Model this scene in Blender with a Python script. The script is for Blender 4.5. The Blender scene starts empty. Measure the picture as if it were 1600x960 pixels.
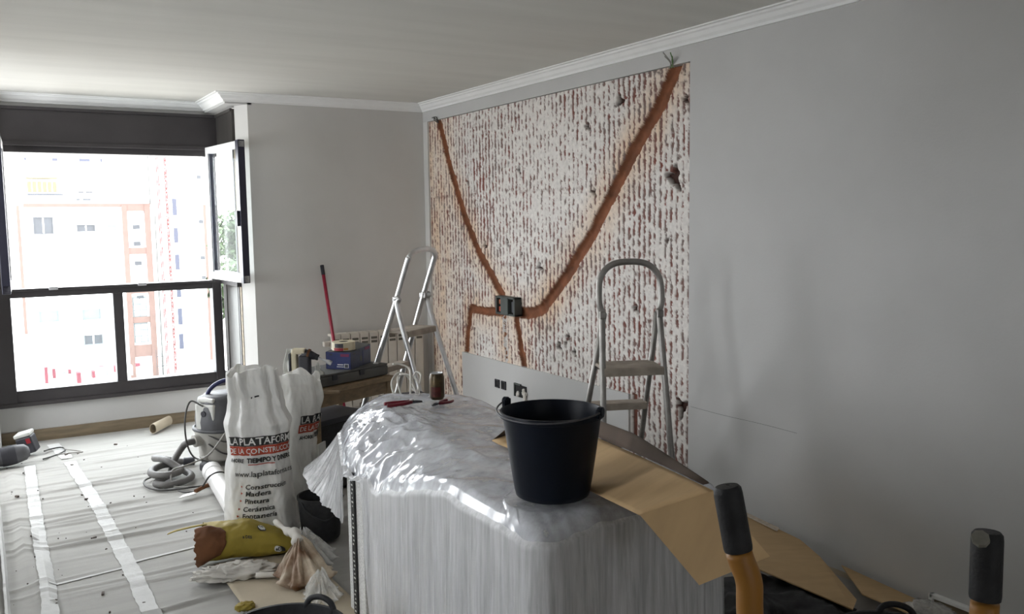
import bpy, math, random
import numpy as np
from mathutils import Vector, Matrix, Quaternion, noise

random.seed(7)
rng = np.random.default_rng(11)
sc = bpy.context.scene
COL = sc.collection

# ------------------------------------------------------------------ camera
cd = bpy.data.cameras.new('camera')
cam = bpy.data.objects.new('camera', cd)
COL.objects.link(cam)
cd.sensor_fit = 'HORIZONTAL'
cd.sensor_width = 36.0
cd.lens = 36.0 * 1380.0 / 1600.0
cd.clip_start = 0.05
cd.clip_end = 500
_f, _c = 1380.0, (800.0, 480.0)
def _dir(px, py):
    return Vector((px - _c[0], -(py - _c[1]), -_f)).normalized()
_yc = _dir(-45, 355)                       # the room's depth axis as the lens sees it
_xc = _dir(3080, 310); _xc = (_xc - _yc * _xc.dot(_yc)).normalized()
_zc = _xc.cross(_yc)
_m = Matrix((_xc, _yc, _zc)).to_4x4()
_m.translation = Vector((0, 0, 1.566))
cam.matrix_world = _m
sc.camera = cam

# ------------------------------------------------------------------ world, sun, daylight through the openings, exposure
w = bpy.data.worlds.new('sky'); sc.world = w; w.use_nodes = True
_bg = w.node_tree.nodes['Background']
_bg.inputs[0].default_value = (0.94, 0.97, 1.0, 1)
_bg.inputs[1].default_value = 7.5

_sd = bpy.data.lights.new('sun', 'SUN'); _sd.energy = 6.0; _sd.angle = math.radians(1.0); _sd.color = (1.0, 0.96, 0.88)
sun = bpy.data.objects.new('sun', _sd); COL.objects.link(sun)
sun.rotation_euler = Vector((-0.68, 0.03, -0.73)).to_track_quat('-Z', 'Y').to_euler()

def portal(name, loc, direction, sx, sy):
    d = bpy.data.lights.new(name, 'AREA'); d.shape = 'RECTANGLE'; d.size = sx; d.size_y = sy
    d.cycles.is_portal = True
    o = bpy.data.objects.new(name, d); COL.objects.link(o)
    o.location = loc; o.rotation_euler = Vector(direction).to_track_quat('-Z', 'Z').to_euler()
portal('bay_window_daylight', (0.9, 7.36, 1.25), (0, -1, 0), 1.6, 2.1)
portal('rear_added_opening', (0.475, -3.32, 1.6), (0, 1, 0), 0.45, 0.9)  # portal for an unseen rear opening added as fill light
portal('near_left_added_opening', (-1.27, 2.6, 1.475), (1, 0, 0), 0.5, 1.35)  # portal for an unseen side opening added to brighten the room
portal('left_window_daylight', (-1.27, 6.2, 1.475), (1, 0, 0), 1.3, 1.35)

sc.view_settings.view_transform = 'Standard'
sc.view_settings.look = 'None'
sc.view_settings.gamma = 1.0
sc.view_settings.exposure = 0.92
sc.view_settings.use_curve_mapping = False
try:
    sc.cycles.max_bounces = 14; sc.cycles.diffuse_bounces = 8; sc.cycles.transparent_max_bounces = 24
    sc.cycles.use_denoising = True
    sc.cycles.sample_clamp_indirect = 6.0
except Exception:
    pass

# ------------------------------------------------------------------ materials
def _nodes(name):
    m = bpy.data.materials.new(name); m.use_nodes = True
    nt = m.node_tree
    return m, nt, nt.nodes['Principled BSDF']

def mat(name, col, rough=0.6, metal=0.0, var=0.06, scale=8.0, bump=0.0, bscale=60.0, stretch=(1, 1, 1), col2=None, spec=None, coat=0.0):
    """plain colour with a little procedural grain and relief"""
    m, nt, p = _nodes(name)
    tc = nt.nodes.new('ShaderNodeTexCoord'); mp = nt.nodes.new('ShaderNodeMapping')
    mp.inputs['Scale'].default_value = stretch
    nt.links.new(tc.outputs['Object'], mp.inputs[0])
    n = nt.nodes.new('ShaderNodeTexNoise'); n.inputs['Scale'].default_value = scale; n.inputs['Detail'].default_value = 5
    nt.links.new(mp.outputs[0], n.inputs['Vector'])
    r = nt.nodes.new('ShaderNodeValToRGB')
    a = [max(0, c * (1 - var)) for c in col]; b = list(col2) if col2 else [min(1, c * (1 + var)) for c in col]
    r.color_ramp.elements[0].position = 0.35; r.color_ramp.elements[1].position = 0.65
    r.color_ramp.elements[0].color = (*a, 1); r.color_ramp.elements[1].color = (*b, 1)
    nt.links.new(n.outputs[0], r.inputs[0]); nt.links.new(r.outputs[0], p.inputs['Base Color'])
    p.inputs['Roughness'].default_value = rough; p.inputs['Metallic'].default_value = metal
    if spec is not None: p.inputs['Specular IOR Level'].default_value = spec
    if coat: p.inputs['Coat Weight'].default_value = coat
    if bump:
        n2 = nt.nodes.new('ShaderNodeTexNoise'); n2.inputs['Scale'].default_value = bscale; n2.inputs['Detail'].default_value = 6
        nt.links.new(mp.outputs[0], n2.inputs['Vector'])
        bp = nt.nodes.new('ShaderNodeBump'); bp.inputs['Strength'].default_value = bump; bp.inputs['Distance'].default_value = 0.01
        nt.links.new(n2.outputs[0], bp.inputs['Height']); nt.links.new(bp.outputs[0], p.inputs['Normal'])
    return m

def side_ior(nt, fr, front, back):
    """the Fresnel node inverts its index on back faces; feed it the index that undoes this"""
    g = nt.nodes.new('ShaderNodeNewGeometry'); mr = nt.nodes.new('ShaderNodeMapRange')
    nt.links.new(g.outputs['Backfacing'], mr.inputs[0])
    mr.inputs[3].default_value = front; mr.inputs[4].default_value = back
    nt.links.new(mr.outputs[0], fr.inputs[0])

def film(name, col, opacity, rough=0.18, pleat=None, trans=0.35, bump=0.5, ior=1.5):
    """thin plastic film: part clear, part milky, glossy; pleat = texture stretch"""
    m, nt, p = _nodes(name)
    nt.nodes.remove(p)
    out = nt.nodes['Material Output']
    tc = nt.nodes.new('ShaderNodeTexCoord'); mp = nt.nodes.new('ShaderNodeMapping')
    mp.inputs['Scale'].default_value = pleat or (1, 1, 1)
    nt.links.new(tc.outputs['Object'], mp.inputs[0])
    n = nt.nodes.new('ShaderNodeTexNoise'); n.inputs['Scale'].default_value = 9; n.inputs['Detail'].default_value = 7; n.inputs['Roughness'].default_value = 0.65
    nt.links.new(mp.outputs[0], n.inputs['Vector'])
    mr = nt.nodes.new('ShaderNodeMapRange')
    mr.inputs[1].default_value = 0.3; mr.inputs[2].default_value = 0.7
    mr.inputs[3].default_value = max(0, opacity - 0.22); mr.inputs[4].default_value = min(1, opacity + 0.22)
    nt.links.new(n.outputs[0], mr.inputs[0])
    bp = nt.nodes.new('ShaderNodeBump'); bp.inputs['Strength'].default_value = bump; bp.inputs['Distance'].default_value = 0.01
    nt.links.new(n.outputs[0], bp.inputs['Height'])
    tr = nt.nodes.new('ShaderNodeBsdfTransparent')
    df = nt.nodes.new('ShaderNodeBsdfDiffuse'); df.inputs[0].default_value = (*col, 1)
    tl = nt.nodes.new('ShaderNodeBsdfTranslucent'); tl.inputs[0].default_value = (*col, 1)
    mx = nt.nodes.new('ShaderNodeMixShader'); mx.inputs[0].default_value = trans
    nt.links.new(df.outputs[0], mx.inputs[1]); nt.links.new(tl.outputs[0], mx.inputs[2])
    m1 = nt.nodes.new('ShaderNodeMixShader')
    nt.links.new(mr.outputs[0], m1.inputs[0]); nt.links.new(tr.outputs[0], m1.inputs[1]); nt.links.new(mx.outputs[0], m1.inputs[2])
    gl = nt.nodes.new('ShaderNodeBsdfGlossy'); gl.inputs['Roughness'].default_value = rough
    fr = nt.nodes.new('ShaderNodeFresnel'); side_ior(nt, fr, ior, 1 / ior)
    m2 = nt.nodes.new('ShaderNodeMixShader')
    nt.links.new(fr.outputs[0], m2.inputs[0]); nt.links.new(m1.outputs[0], m2.inputs[1]); nt.links.new(gl.outputs[0], m2.inputs[2])
    for s in (df, tl, gl, fr): nt.links.new(bp.outputs[0], s.inputs['Normal'])
    nt.links.new(m2.outputs[0], out.inputs[0])
    return m

def glass_mat():
    m, nt, p = _nodes('window_glass'); nt.nodes.remove(p)
    tr = nt.nodes.new('ShaderNodeBsdfTransparent'); tr.inputs[0].default_value = (0.95, 0.97, 0.97, 1)
    gl = nt.nodes.new('ShaderNodeBsdfGlossy'); gl.inputs['Roughness'].default_value = 0.02
    fr = nt.nodes.new('ShaderNodeFresnel'); side_ior(nt, fr, 1.06, 1.0)
    mx = nt.nodes.new('ShaderNodeMixShader')
    nt.links.new(fr.outputs[0], mx.inputs[0]); nt.links.new(tr.outputs[0], mx.inputs[1]); nt.links.new(gl.outputs[0], mx.inputs[2])
    nt.links.new(mx.outputs[0], nt.nodes['Material Output'].inputs[0])
    return m

def attr_mat(name, ramp_attr='Col', rough=0.9, bump=0.4, grain=0.12):
    """colour from the mesh's own colour layer (material at that spot, holes darkened for their shade) times fine grain"""
    m, nt, p = _nodes(name)
    a = nt.nodes.new('ShaderNodeAttribute'); a.attribute_name = ramp_attr
    tc = nt.nodes.new('ShaderNodeTexCoord')
    n = nt.nodes.new('ShaderNodeTexNoise'); n.inputs['Scale'].default_value = 45; n.inputs['Detail'].default_value = 7
    nt.links.new(tc.outputs['Object'], n.inputs['Vector'])
    mr = nt.nodes.new('ShaderNodeMapRange'); mr.inputs[1].default_value = 0.3; mr.inputs[2].default_value = 0.7
    mr.inputs[3].default_value = 1 - grain; mr.inputs[4].default_value = 1 + grain
    nt.links.new(n.outputs[0], mr.inputs[0])
    vm = nt.nodes.new('ShaderNodeVectorMath'); vm.operation = 'SCALE'
    nt.links.new(a.outputs['Color'], vm.inputs[0]); nt.links.new(mr.outputs[0], vm.inputs['Scale'])
    nt.links.new(vm.outputs[0], p.inputs['Base Color'])
    p.inputs['Roughness'].default_value = rough
    bp = nt.nodes.new('ShaderNodeBump'); bp.inputs['Strength'].default_value = bump; bp.inputs['Distance'].default_value = 0.004
    nt.links.new(n.outputs[0], bp.inputs['Height']); nt.links.new(bp.outputs[0], p.inputs['Normal'])
    return m

M = {}
M['plaster'] = mat('grey_white_plaster', (0.50, 0.495, 0.487), 0.92, var=0.025, scale=3, bump=0.06, bscale=90)
M['plaster_back'] = mat('warm_white_plaster', (0.60, 0.588, 0.568), 0.92, var=0.025, scale=2.5, bump=0.06, bscale=80)
M['ceiling'] = mat('ceiling_paint', (0.62, 0.61, 0.575), 0.9, var=0.035, scale=2.0, bump=0.12, bscale=30, stretch=(0.4, 3, 1))
M['cornice'] = mat('white_cornice_paint', (0.80, 0.80, 0.79), 0.7, var=0.02)
M['alu'] = mat('dark_bronze_aluminium', (0.045, 0.040, 0.042), 0.45, 0.2, var=0.1, scale=4)
M['alu_side'] = mat('dark_bronze_panel', (0.050, 0.045, 0.042), 0.35, 0.1, var=0.25, scale=3, stretch=(4, 4, 0.4))
M['sash_light'] = mat('lit_sash_rails', (0.72, 0.72, 0.72), 0.4, var=0.02)  # rails made pale: outdoor light on them is put into the colour
M['sash_dark'] = mat('navy_black_sash_edge', (0.022, 0.022, 0.04), 0.35, var=0.1)
M['glass'] = glass_mat()
M['skirt'] = mat('brown_skirting_wood', (0.20, 0.155, 0.10), 0.6, var=0.2, scale=5, stretch=(1, 1, 8))
M['floor'] = mat('beige_floor', (0.38, 0.32, 0.23), 0.6, var=0.12, scale=4)
M['paper'] = mat('grey_white_floor_paper', (0.36, 0.353, 0.333), 0.85, var=0.05, scale=5, bump=0.12, bscale=50, stretch=(0.6, 4, 1))
M['kraft'] = mat('beige_kraft_paper', (0.42, 0.36, 0.27), 0.85, var=0.08, scale=5, bump=0.1)
M['tape'] = mat('white_tape', (0.55, 0.55, 0.54), 0.75, var=0.05, scale=14, bump=0.15, bscale=40)
M['chip'] = mat('dark_rubble', (0.10, 0.08, 0.07), 0.9, var=0.4)
M['black_hole'] = mat('hole_dark_black', (0.012, 0.011, 0.011), 0.9)  # flat black paints the dark inside recesses and holes
M['ladder'] = mat('brushed_aluminium', (0.62, 0.62, 0.62), 0.32, 0.9, var=0.08, scale=20, bump=0.05)
M['ladder_dull'] = mat('dull_weathered_aluminium', (0.30, 0.285, 0.27), 0.42, 0.75, var=0.15, scale=14, bump=0.08)
M['step'] = mat('dusty_ladder_tread', (0.36, 0.31, 0.26), 0.8, 0.0, var=0.2, scale=12, bump=0.2)
M['rubber'] = mat('black_rubber', (0.026, 0.026, 0.028), 0.6, var=0.25, scale=30, bump=0.15, bscale=200, spec=0.3)
M['grip_end'] = mat('worn_grey_rubber', (0.22, 0.21, 0.18), 0.8, var=0.2, scale=40)
M['yellow'] = mat('scuffed_orange_yellow_paint', (0.34, 0.15, 0.022), 0.5, var=0.22, scale=7, bump=0.05, stretch=(1, 1, 0.4))
M['bucket'] = mat('navy_black_plastic', (0.005, 0.008, 0.016), 0.42, var=0.15, scale=6, bump=0.03, spec=0.22)
M['wire'] = mat('grey_bucket_wire', (0.10, 0.10, 0.11), 0.45, 0.6)
M['card'] = mat('brown_cardboard', (0.53, 0.365, 0.19), 0.85, var=0.05, scale=6, bump=0.06, stretch=(1, 5, 1))
M['card_shaded'] = mat('shaded_cardboard', (0.085, 0.06, 0.045), 0.9, var=0.1)  # darker copy of the cardboard, the flaps' shade put into its colour
M['label'] = mat('pale_printed_strip', (0.55, 0.47, 0.38), 0.7, var=0.15, scale=60)
M['fabric'] = mat('light_grey_upholstery', (0.55, 0.545, 0.53), 0.9, var=0.10, scale=9, bump=0.2, bscale=120, stretch=(5, 5, 0.35))
M['woven'] = mat('white_woven_edge', (0.62, 0.62, 0.61), 0.8, var=0.18, scale=130, bump=0.3, bscale=150)
M['band'] = mat('black_patterned_band', (0.012, 0.012, 0.013), 0.5, var=0.2, scale=40)
M['whitep'] = mat('white_print', (0.70, 0.70, 0.68), 0.6)
M['film'] = film('clear_plastic_sheet', (0.83, 0.86, 0.95), 0.46, 0.13, (1.4, 1.4, 0.35), 0.15, 0.14, 1.75)  # bluish tint puts the sky's reflection into the film colour
M['film_side'] = film('clear_plastic_sheet_hanging', (0.82, 0.83, 0.855), 0.62, 0.20, (6, 6, 0.30), 0.12, 0.22)  # same sky tint in the hanging part's colour, weaker
M['film_bag'] = film('thin_clear_bag', (0.80, 0.80, 0.78), 0.42, 0.12, None, 0.3, 0.8)
M['sack'] = mat('white_woven_sack', (0.86, 0.855, 0.835), 0.42, var=0.06, scale=7, bump=0.25, bscale=30)
_m = M['sack']; _nt = _m.node_tree; _p = _nt.nodes['Principled BSDF']      # thin woven plastic lets daylight through
_tl = _nt.nodes.new('ShaderNodeBsdfTranslucent'); _tl.inputs[0].default_value = (0.80, 0.79, 0.76, 1)
_mx = _nt.nodes.new('ShaderNodeMixShader'); _mx.inputs[0].default_value = 0.18
_nt.links.new(_p.outputs[0], _mx.inputs[1]); _nt.links.new(_tl.outputs[0], _mx.inputs[2]); _nt.links.new(_mx.outputs[0], _nt.nodes['Material Output'].inputs[0])
M['blackp'] = mat('black_print', (0.02, 0.02, 0.02), 0.55)
M['redp'] = mat('red_print', (0.40, 0.055, 0.025), 0.55)
M['yel_sack'] = mat('yellow_paper_sack', (0.30, 0.225, 0.028), 0.7, var=0.12, scale=8, bump=0.35, bscale=25)
M['brown_in'] = mat('brown_sack_lining', (0.135, 0.052, 0.018), 0.85, var=0.18, scale=7, bump=0.3, bscale=30)
M['cream'] = mat('crumpled_white_paper', (0.60, 0.575, 0.53), 0.8, var=0.08, scale=9, bump=0.35, bscale=24)
M['rust'] = mat('clay_stained_plastic', (0.17, 0.07, 0.022), 0.6, var=0.2, scale=7.5, col2=(0.55, 0.47, 0.36), bump=0.4, bscale=22)
M['vac_grey'] = mat('pale_grey_vacuum_plastic', (0.42, 0.405, 0.375), 0.5, var=0.06)
M['vac_dark'] = mat('dusty_dark_grey_plastic', (0.085, 0.085, 0.092), 0.6, var=0.35, scale=6)
M['vac_white'] = mat('dusty_white_plastic', (0.56, 0.56, 0.53), 0.5, var=0.1)
M['blue_handle'] = mat('dark_blue_plastic', (0.018, 0.02, 0.085), 0.4)
M['hose'] = mat('grey_ribbed_hose', (0.14, 0.135, 0.13), 0.55, var=0.15, scale=20)
M['cable'] = mat('dark_cable', (0.05, 0.048, 0.045), 0.6)
M['cable_pale'] = mat('pale_grey_cable', (0.30, 0.29, 0.27), 0.55)
M['white_cable'] = mat('white_cable', (0.66, 0.64, 0.60), 0.5)
M['pvc'] = mat('white_pipe_plastic', (0.74, 0.73, 0.72), 0.35, var=0.04)
M['green_dot'] = mat('green_mark', (0.06, 0.16, 0.03), 0.5)
M['charcoal'] = mat('charcoal_plastic', (0.028, 0.028, 0.036), 0.5, var=0.15)
M['silver'] = mat('silver_metal', (0.6, 0.6, 0.62), 0.35, 0.8)
M['red'] = mat('crimson_plastic', (0.30, 0.012, 0.022), 0.45)
M['red_pole'] = mat('red_enamel_pole', (0.28, 0.012, 0.035), 0.4)
M['rad'] = mat('cream_enamel_radiator', (0.60, 0.555, 0.49), 0.5, var=0.06, scale=6)
M['rad_gap'] = mat('slot_shade_and_bracket', (0.12, 0.11, 0.09), 0.8)  # dark colour paints the shade in the slots; the bracket shares it
M['wood'] = mat('beige_table_wood', (0.24, 0.17, 0.10), 0.6, var=0.2, scale=4, stretch=(1, 12, 12))
M['slab'] = mat('dark_grey_case', (0.085, 0.085, 0.08), 0.6, var=0.25, scale=6)
M['bluebox'] = mat('navy_carton', (0.018, 0.028, 0.115), 0.5, var=0.15)
M['bluebox2'] = mat('grey_navy_carton_side', (0.045, 0.055, 0.10), 0.5, var=0.3, scale=16)
M['magenta'] = mat('magenta_print', (0.16, 0.012, 0.06), 0.5)
M['tape_roll'] = mat('cream_tape_roll', (0.56, 0.50, 0.36), 0.6, var=0.08)
M['can'] = mat('brown_can_paint', (0.055, 0.035, 0.018), 0.35, 0.4, var=0.3, scale=25, col2=(0.11, 0.075, 0.03))
M['can_red'] = mat('dark_red_can_print', (0.075, 0.016, 0.012), 0.4, 0.3, var=0.3, scale=40)
M['boxgrey'] = mat('grey_green_box', (0.060, 0.068, 0.062), 0.6, var=0.1)
M['clay'] = mat('clay_brick', (0.30, 0.10, 0.05), 0.9, var=0.2, scale=18, bump=0.3)
M['fac_white'] = mat('white_render', (0.80, 0.80, 0.79), 0.9, var=0.02, scale=0.4)
M['fac_brick'] = mat('salmon_brick', (0.105, 0.068, 0.058), 0.9, var=0.06, scale=1.5)
M['fac_win'] = mat('grey_window_shade', (0.022, 0.025, 0.030), 0.4, var=0.15, scale=1.5)
M['fac_winl'] = mat('pale_window_shade', (0.085, 0.097, 0.10), 0.4, var=0.06, scale=1.5)
M['fac_blue'] = mat('blue_grey_glazing', (0.020, 0.023, 0.042), 0.4, var=0.1)
M['fac_awn'] = mat('pale_straw_awning', (0.085, 0.075, 0.045), 0.8)
M['crane'] = mat('red_crane_paint', (0.07, 0.007, 0.007), 0.6)
M['ground'] = mat('pale_dusty_ground', (0.26, 0.25, 0.235), 0.95, var=0.08, scale=0.1)
M['leaf'] = mat('sunlit_leaves', (0.022, 0.040, 0.012), 0.8, var=0.4, scale=1.2)
M['bark'] = mat('grey_bark', (0.22, 0.17, 0.12), 0.9)
M['redgate'] = mat('red_site_barrier', (0.075, 0.010, 0.017), 0.7)
M['crimson_grip'] = mat('glossy_crimson_grip', (0.15, 0.006, 0.018), 0.3)
M['masonry'] = mat('outer_masonry', (0.45, 0.40, 0.36), 0.9)
M['wallstrip'] = attr_mat('scraped_brick_and_plaster')

# ------------------------------------------------------------------ geometry helpers
def join(*gs):
    V, F = [], []
    for v, f in gs:
        o = len(V); V += [tuple(p) for p in v]; F += [tuple(i + o for i in q) for q in f]
    return V, F

def xf(g, m):
    return [tuple(m @ Vector(p)) for p in g[0]], g[1]

def box(c, s, rot=None):
    x, y, z = s[0] / 2, s[1] / 2, s[2] / 2
    v = [(-x, -y, -z), (x, -y, -z), (x, y, -z), (-x, y, -z), (-x, -y, z), (x, -y, z), (x, y, z), (-x, y, z)]
    f = [(0, 3, 2, 1), (4, 5, 6, 7), (0, 1, 5, 4), (1, 2, 6, 5), (2, 3, 7, 6), (3, 0, 4, 7)]
    m = Matrix.Translation(c)
    if rot is not None: m = m @ rot.to_4x4()
    return [tuple(m @ Vector(p)) for p in v], f

def bx(a, b):
    return box([(p + q) / 2 for p, q in zip(a, b)], [abs(q - p) for p, q in zip(a, b)])

def rz(a): return Matrix.Rotation(a, 3, 'Z')

def prism(poly, z0, z1):
    n = len(poly)
    v = [(x, y, z0) for x, y in poly] + [(x, y, z1) for x, y in poly]
    f = [tuple(range(n - 1, -1, -1)), tuple(range(n, 2 * n))] + [(i, (i + 1) % n, n + (i + 1) % n, n + i) for i in range(n)]
    return v, f

def plate(pts, th, n=None):
    """a flat or bent sheet through pts (a polygon) with thickness th along its normal"""
    P = [Vector(p) for p in pts]
    if n is None:
        n = (P[1] - P[0]).cross(P[2] - P[0]).normalized()
    else: n = Vector(n).normalized()
    k = len(P)
    v = [tuple(p) for p in P] + [tuple(p - n * th) for p in P]
    f = [tuple(range(k)), tuple(range(2 * k - 1, k - 1, -1))] + [(i, k + i, k + (i + 1) % k, (i + 1) % k) for i in range(k)]
    return v, f

def catmull(P, n):
    P = [Vector(p) for p in P]; Q = [P[0] * 2 - P[1]] + P + [P[-1] * 2 - P[-2]]; out = []
    for i in range(1, len(Q) - 2):
        a, b, c, d = Q[i - 1], Q[i], Q[i + 1], Q[i + 2]
        for j in range(n):
            t = j / n
            out.append(0.5 * ((2 * b) + (c - a) * t + (2 * a - 5 * b + 4 * c - d) * t * t + (3 * b - a - 3 * c + d) * t ** 3))
    out.append(P[-1]); return out

def tube(path, r, n=8, caps=True, rfun=None, ry=None):
    P = [Vector(p) for p in path]; V, F = [], []
    t0 = (P[1] - P[0]).normalized()
    up = Vector((0, 0, 1)) if abs(t0.z) < 0.9 else Vector((1, 0, 0))
    u = t0.cross(up).normalized()
    for i, p in enumerate(P):
        t = (P[min(i + 1, len(P) - 1)] - P[max(i - 1, 0)])
        t = t.normalized() if t.length > 1e-9 else t0
        u = (u - t * u.dot(t)).normalized(); v = t.cross(u)
        rr = r * (rfun(i / (len(P) - 1)) if rfun else 1)
        r2 = rr if ry is None else ry * (rr / r)
        for k in range(n):
            a = 2 * math.pi * k / n
            V.append(tuple(p + u * math.cos(a) * rr + v * math.sin(a) * r2))
    for i in range(len(P) - 1):
        for k in range(n):
            a, b = i * n + k, i * n + (k + 1) % n
            F.append((a, b, b + n, a + n))
    if caps:
        F.append(tuple(range(n - 1, -1, -1))); F.append(tuple((len(P) - 1) * n + k for k in range(n)))
    return V, F

def lathe(prof, n=48, c=(0, 0, 0), sx=1.0, sy=1.0, power=None, cap0=False, cap1=False):
    V, F = [], []
    for r, z in prof:
        for k in range(n):
            a = 2 * math.pi * k / n; ca, sa = math.cos(a), math.sin(a)
            if power:
                ca = math.copysign(abs(ca) ** power, ca); sa = math.copysign(abs(sa) ** power, sa)
            V.append((c[0] + r * sx * ca, c[1] + r * sy * sa, c[2] + z))
    for i in range(len(prof) - 1):
        for k in range(n):
            a, b = i * n + k, i * n + (k + 1) % n
            F.append((a, b, b + n, a + n))
    if cap0: F.append(tuple(range(n - 1, -1, -1)))
    if cap1: F.append(tuple((len(prof) - 1) * n + k for k in range(n)))
    return V, F

def gridsurf(fn, us, vs):
    V = [tuple(fn(u, v)) for v in vs for u in us]; n = len(us)
    F = [(j * n + i, j * n + i + 1, (j + 1) * n + i + 1, (j + 1) * n + i) for j in range(len(vs) - 1) for i in range(n - 1)]
    return V, F

def crumple(c, r, seed, sub=4, amp=0.35, freq=2.2, sharp=True, zmin=0.004, rot=0.0):
    """a crumpled soft lump: sphere grid pushed by ridged noise, flattened where it meets the floor"""
    n, mrows = 18 * sub, 9 * sub
    V, F = [], []
    cr, sr = math.cos(rot), math.sin(rot)
    for j in range(mrows + 1):
        ph = math.pi * j / mrows
        for i in range(n):
            th = 2 * math.pi * i / n
            d = Vector((math.sin(ph) * math.cos(th), math.sin(ph) * math.sin(th), math.cos(ph)))
            q = d * freq + Vector((seed * 7.3, seed * 3.1, seed * 1.7))
            h = noise.noise(q)
            if sharp: h = 0.5 - abs(h) * 2 + 0.5 * (0.5 - abs(noise.noise(q * 2.3)) * 2) + 0.2 * (0.5 - abs(noise.noise(q * 5.1)) * 2)
            k = 1 + amp * h
            x, y, z = d.x * r[0] * k, d.y * r[1] * k, d.z * r[2] * k
            V.append((c[0] + x * cr - y * sr, c[1] + x * sr + y * cr, max(zmin, c[2] + z)))
    for j in range(mrows):
        for i in range(n):
            a, b = j * n + i, j * n + (i + 1) % n
            F.append((a, a + n, b + n, b))
    return V, F

def fanbag(apex, base, rx, ry, seed, zmin=0.026, folds=9, rot=0.0):
    """a gathered plastic bag: folds fanning out from a twisted neck down to a spread, rumpled skirt"""
    n, mr = 160, 34; V, F = [], []; A, B = Vector(apex), Vector(base); cr, sr = math.cos(rot), math.sin(rot)
    for j in range(mr + 1):
        t = j / mr; c = A.lerp(B, t)
        rr = 0.10 + 0.90 * (t ** 0.8) if t < 0.82 else 1.0 - 0.35 * (t - 0.82) / 0.18
        for i in range(n):
            th = 2 * math.pi * i / n
            q = Vector((math.cos(th) * 1.2, math.sin(th) * 1.2, seed))
            f = 0.16 * math.sin(folds * th + 3 * noise.noise(q * 1.5 + Vector((0, 0, t)))) + 0.22 * noise.noise(q * 2 + Vector((0, 0, t * 1.5))) + 0.12 * (0.5 - 2 * abs(noise.noise(q * 4.5 + Vector((0, 0, t * 3)))))
            k = rr * (1 + f * (0.5 + 0.6 * t))
            x, y = math.cos(th) * rx * k, math.sin(th) * ry * k
            z = c.z + 0.035 * noise.noise(q * 3 + Vector((0, 0, 4 + t * 2))) * (1 - t) + 0.02 * f * 3 * t * (1 - t)
            V.append((c.x + x * cr - y * sr, c.y + x * sr + y * cr, max(zmin + 0.004 * (i % 2) * 0, z)))
    for j in range(mr):
        for i in range(n):
            a, b = j * n + i, j * n + (i + 1) % n
            F.append((a, a + n, b + n, b))
    return V, F

def fbm(x, y, z=0.0, o=4):
    s, a, f = 0.0, 1.0, 1.0
    for _ in range(o):
        s += a * noise.noise(Vector((x * f, y * f, z * f + 3.7))); a *= 0.5; f *= 2
    return s

def obj(name, g, m, parent=None, smooth=False, bevel=0.0, seg=2, solid=0.0, auto=None):
    loc = Vector((0, 0, 0))
    if parent is not None:
        q = parent
        while q is not None: loc += q.location; q = q.parent
    me = bpy.data.meshes.new(name)
    me.from_pydata([tuple(Vector(p) - loc) for p in g[0]], [], g[1])
    me.validate(); me.update()
    me.materials.append(M[m] if isinstance(m, str) else m)
    if smooth:
        me.polygons.foreach_set('use_smooth', [True] * len(me.polygons))
        if auto is not None:
            try: me.set_sharp_from_angle(angle=math.radians(auto))
            except Exception: pass
    o = bpy.data.objects.new(name, me); COL.objects.link(o)
    if parent is not None: o.parent = parent
    if solid:
        s = o.modifiers.new('solid', 'SOLIDIFY'); s.thickness = solid; s.offset = 0
    if bevel:
        b = o.modifiers.new('bevel', 'BEVEL'); b.width = bevel; b.segments = seg; b.limit_method = 'ANGLE'
    return o

def thing(name, loc, label, cat, group=None):
    o = bpy.data.objects.new(name, None); COL.objects.link(o)
    o.location = loc; o.empty_display_size = 0.05
    o['label'] = label; o['category'] = cat
    if group: o['group'] = group
    return o

def tag(o, label, cat, group=None, kind=None):
    o['label'] = label; o['category'] = cat
    if group: o['group'] = group
    if kind: o['kind'] = kind
    return o

def struct(name, g, m, parent=None, **k):
    o = obj(name, g, m, parent, **k)
    if parent is None: o['kind'] = 'structure'
    return o

def text_geo(s, size, bold=0.0, width=None, shear=0.0):
    """flat lettering as (verts2d, faces), left edge at x = 0, baseline at y = 0"""
    c = bpy.data.curves.new('t', 'FONT'); c.body = s; c.size = size; c.resolution_u = 2; c.offset = bold; c.shear = shear
    o = bpy.data.objects.new('t', c); COL.objects.link(o)
    dg = bpy.context.evaluated_depsgraph_get(); dg.update()
    e = o.evaluated_get(dg); me = e.to_mesh()
    v = [(p.co.x, p.co.y) for p in me.vertices]; f = [tuple(p.vertices) for p in me.polygons]
    e.to_mesh_clear()
    bpy.data.objects.remove(o); bpy.data.curves.remove(c)
    x0 = min(p[0] for p in v); x1 = max(p[0] for p in v)
    k = (width / (x1 - x0)) if width else 1.0
    return [((p[0] - x0) * k, p[1]) for p in v], f

# ================================================================== THE SETTING
XW, YB, YWIN, CH = 3.18, 6.58, 7.25, 2.50
YP0, YP1 = 3.45, 6.50          # the scraped patch on the right wall
ZP = 2.355

struct('floor', bx((-1.3, -3.3, -0.10), (3.35, 7.3, 0.0)), 'floor')
struct('ceiling', bx((-1.4, -3.4, CH), (3.4, 7.45, CH + 0.12)), 'ceiling')

# right wall: masonry core, plaster coat left standing, scraped heightfield
wr = struct('wall_right', bx((XW + 0.06, -3.3, -0.05), (XW + 0.2, 7.3, CH)), 'masonry')
struct('plaster_coat', bx((XW, -3.3, 0), (XW + 0.065, YP0, CH)), 'plaster', wr)
struct('plaster_strip', bx((XW, YP0, ZP), (XW + 0.065, 7.0, CH)), 'plaster', wr)
struct('plaster_strip', bx((XW, YP1, 0), (XW + 0.065, 7.0, ZP)), 'plaster_back', wr)
struct('plaster_panel', bx((XW, 3.95, 0), (XW + 0.03, 5.985, 0.551)), 'plaster', wr)

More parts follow.
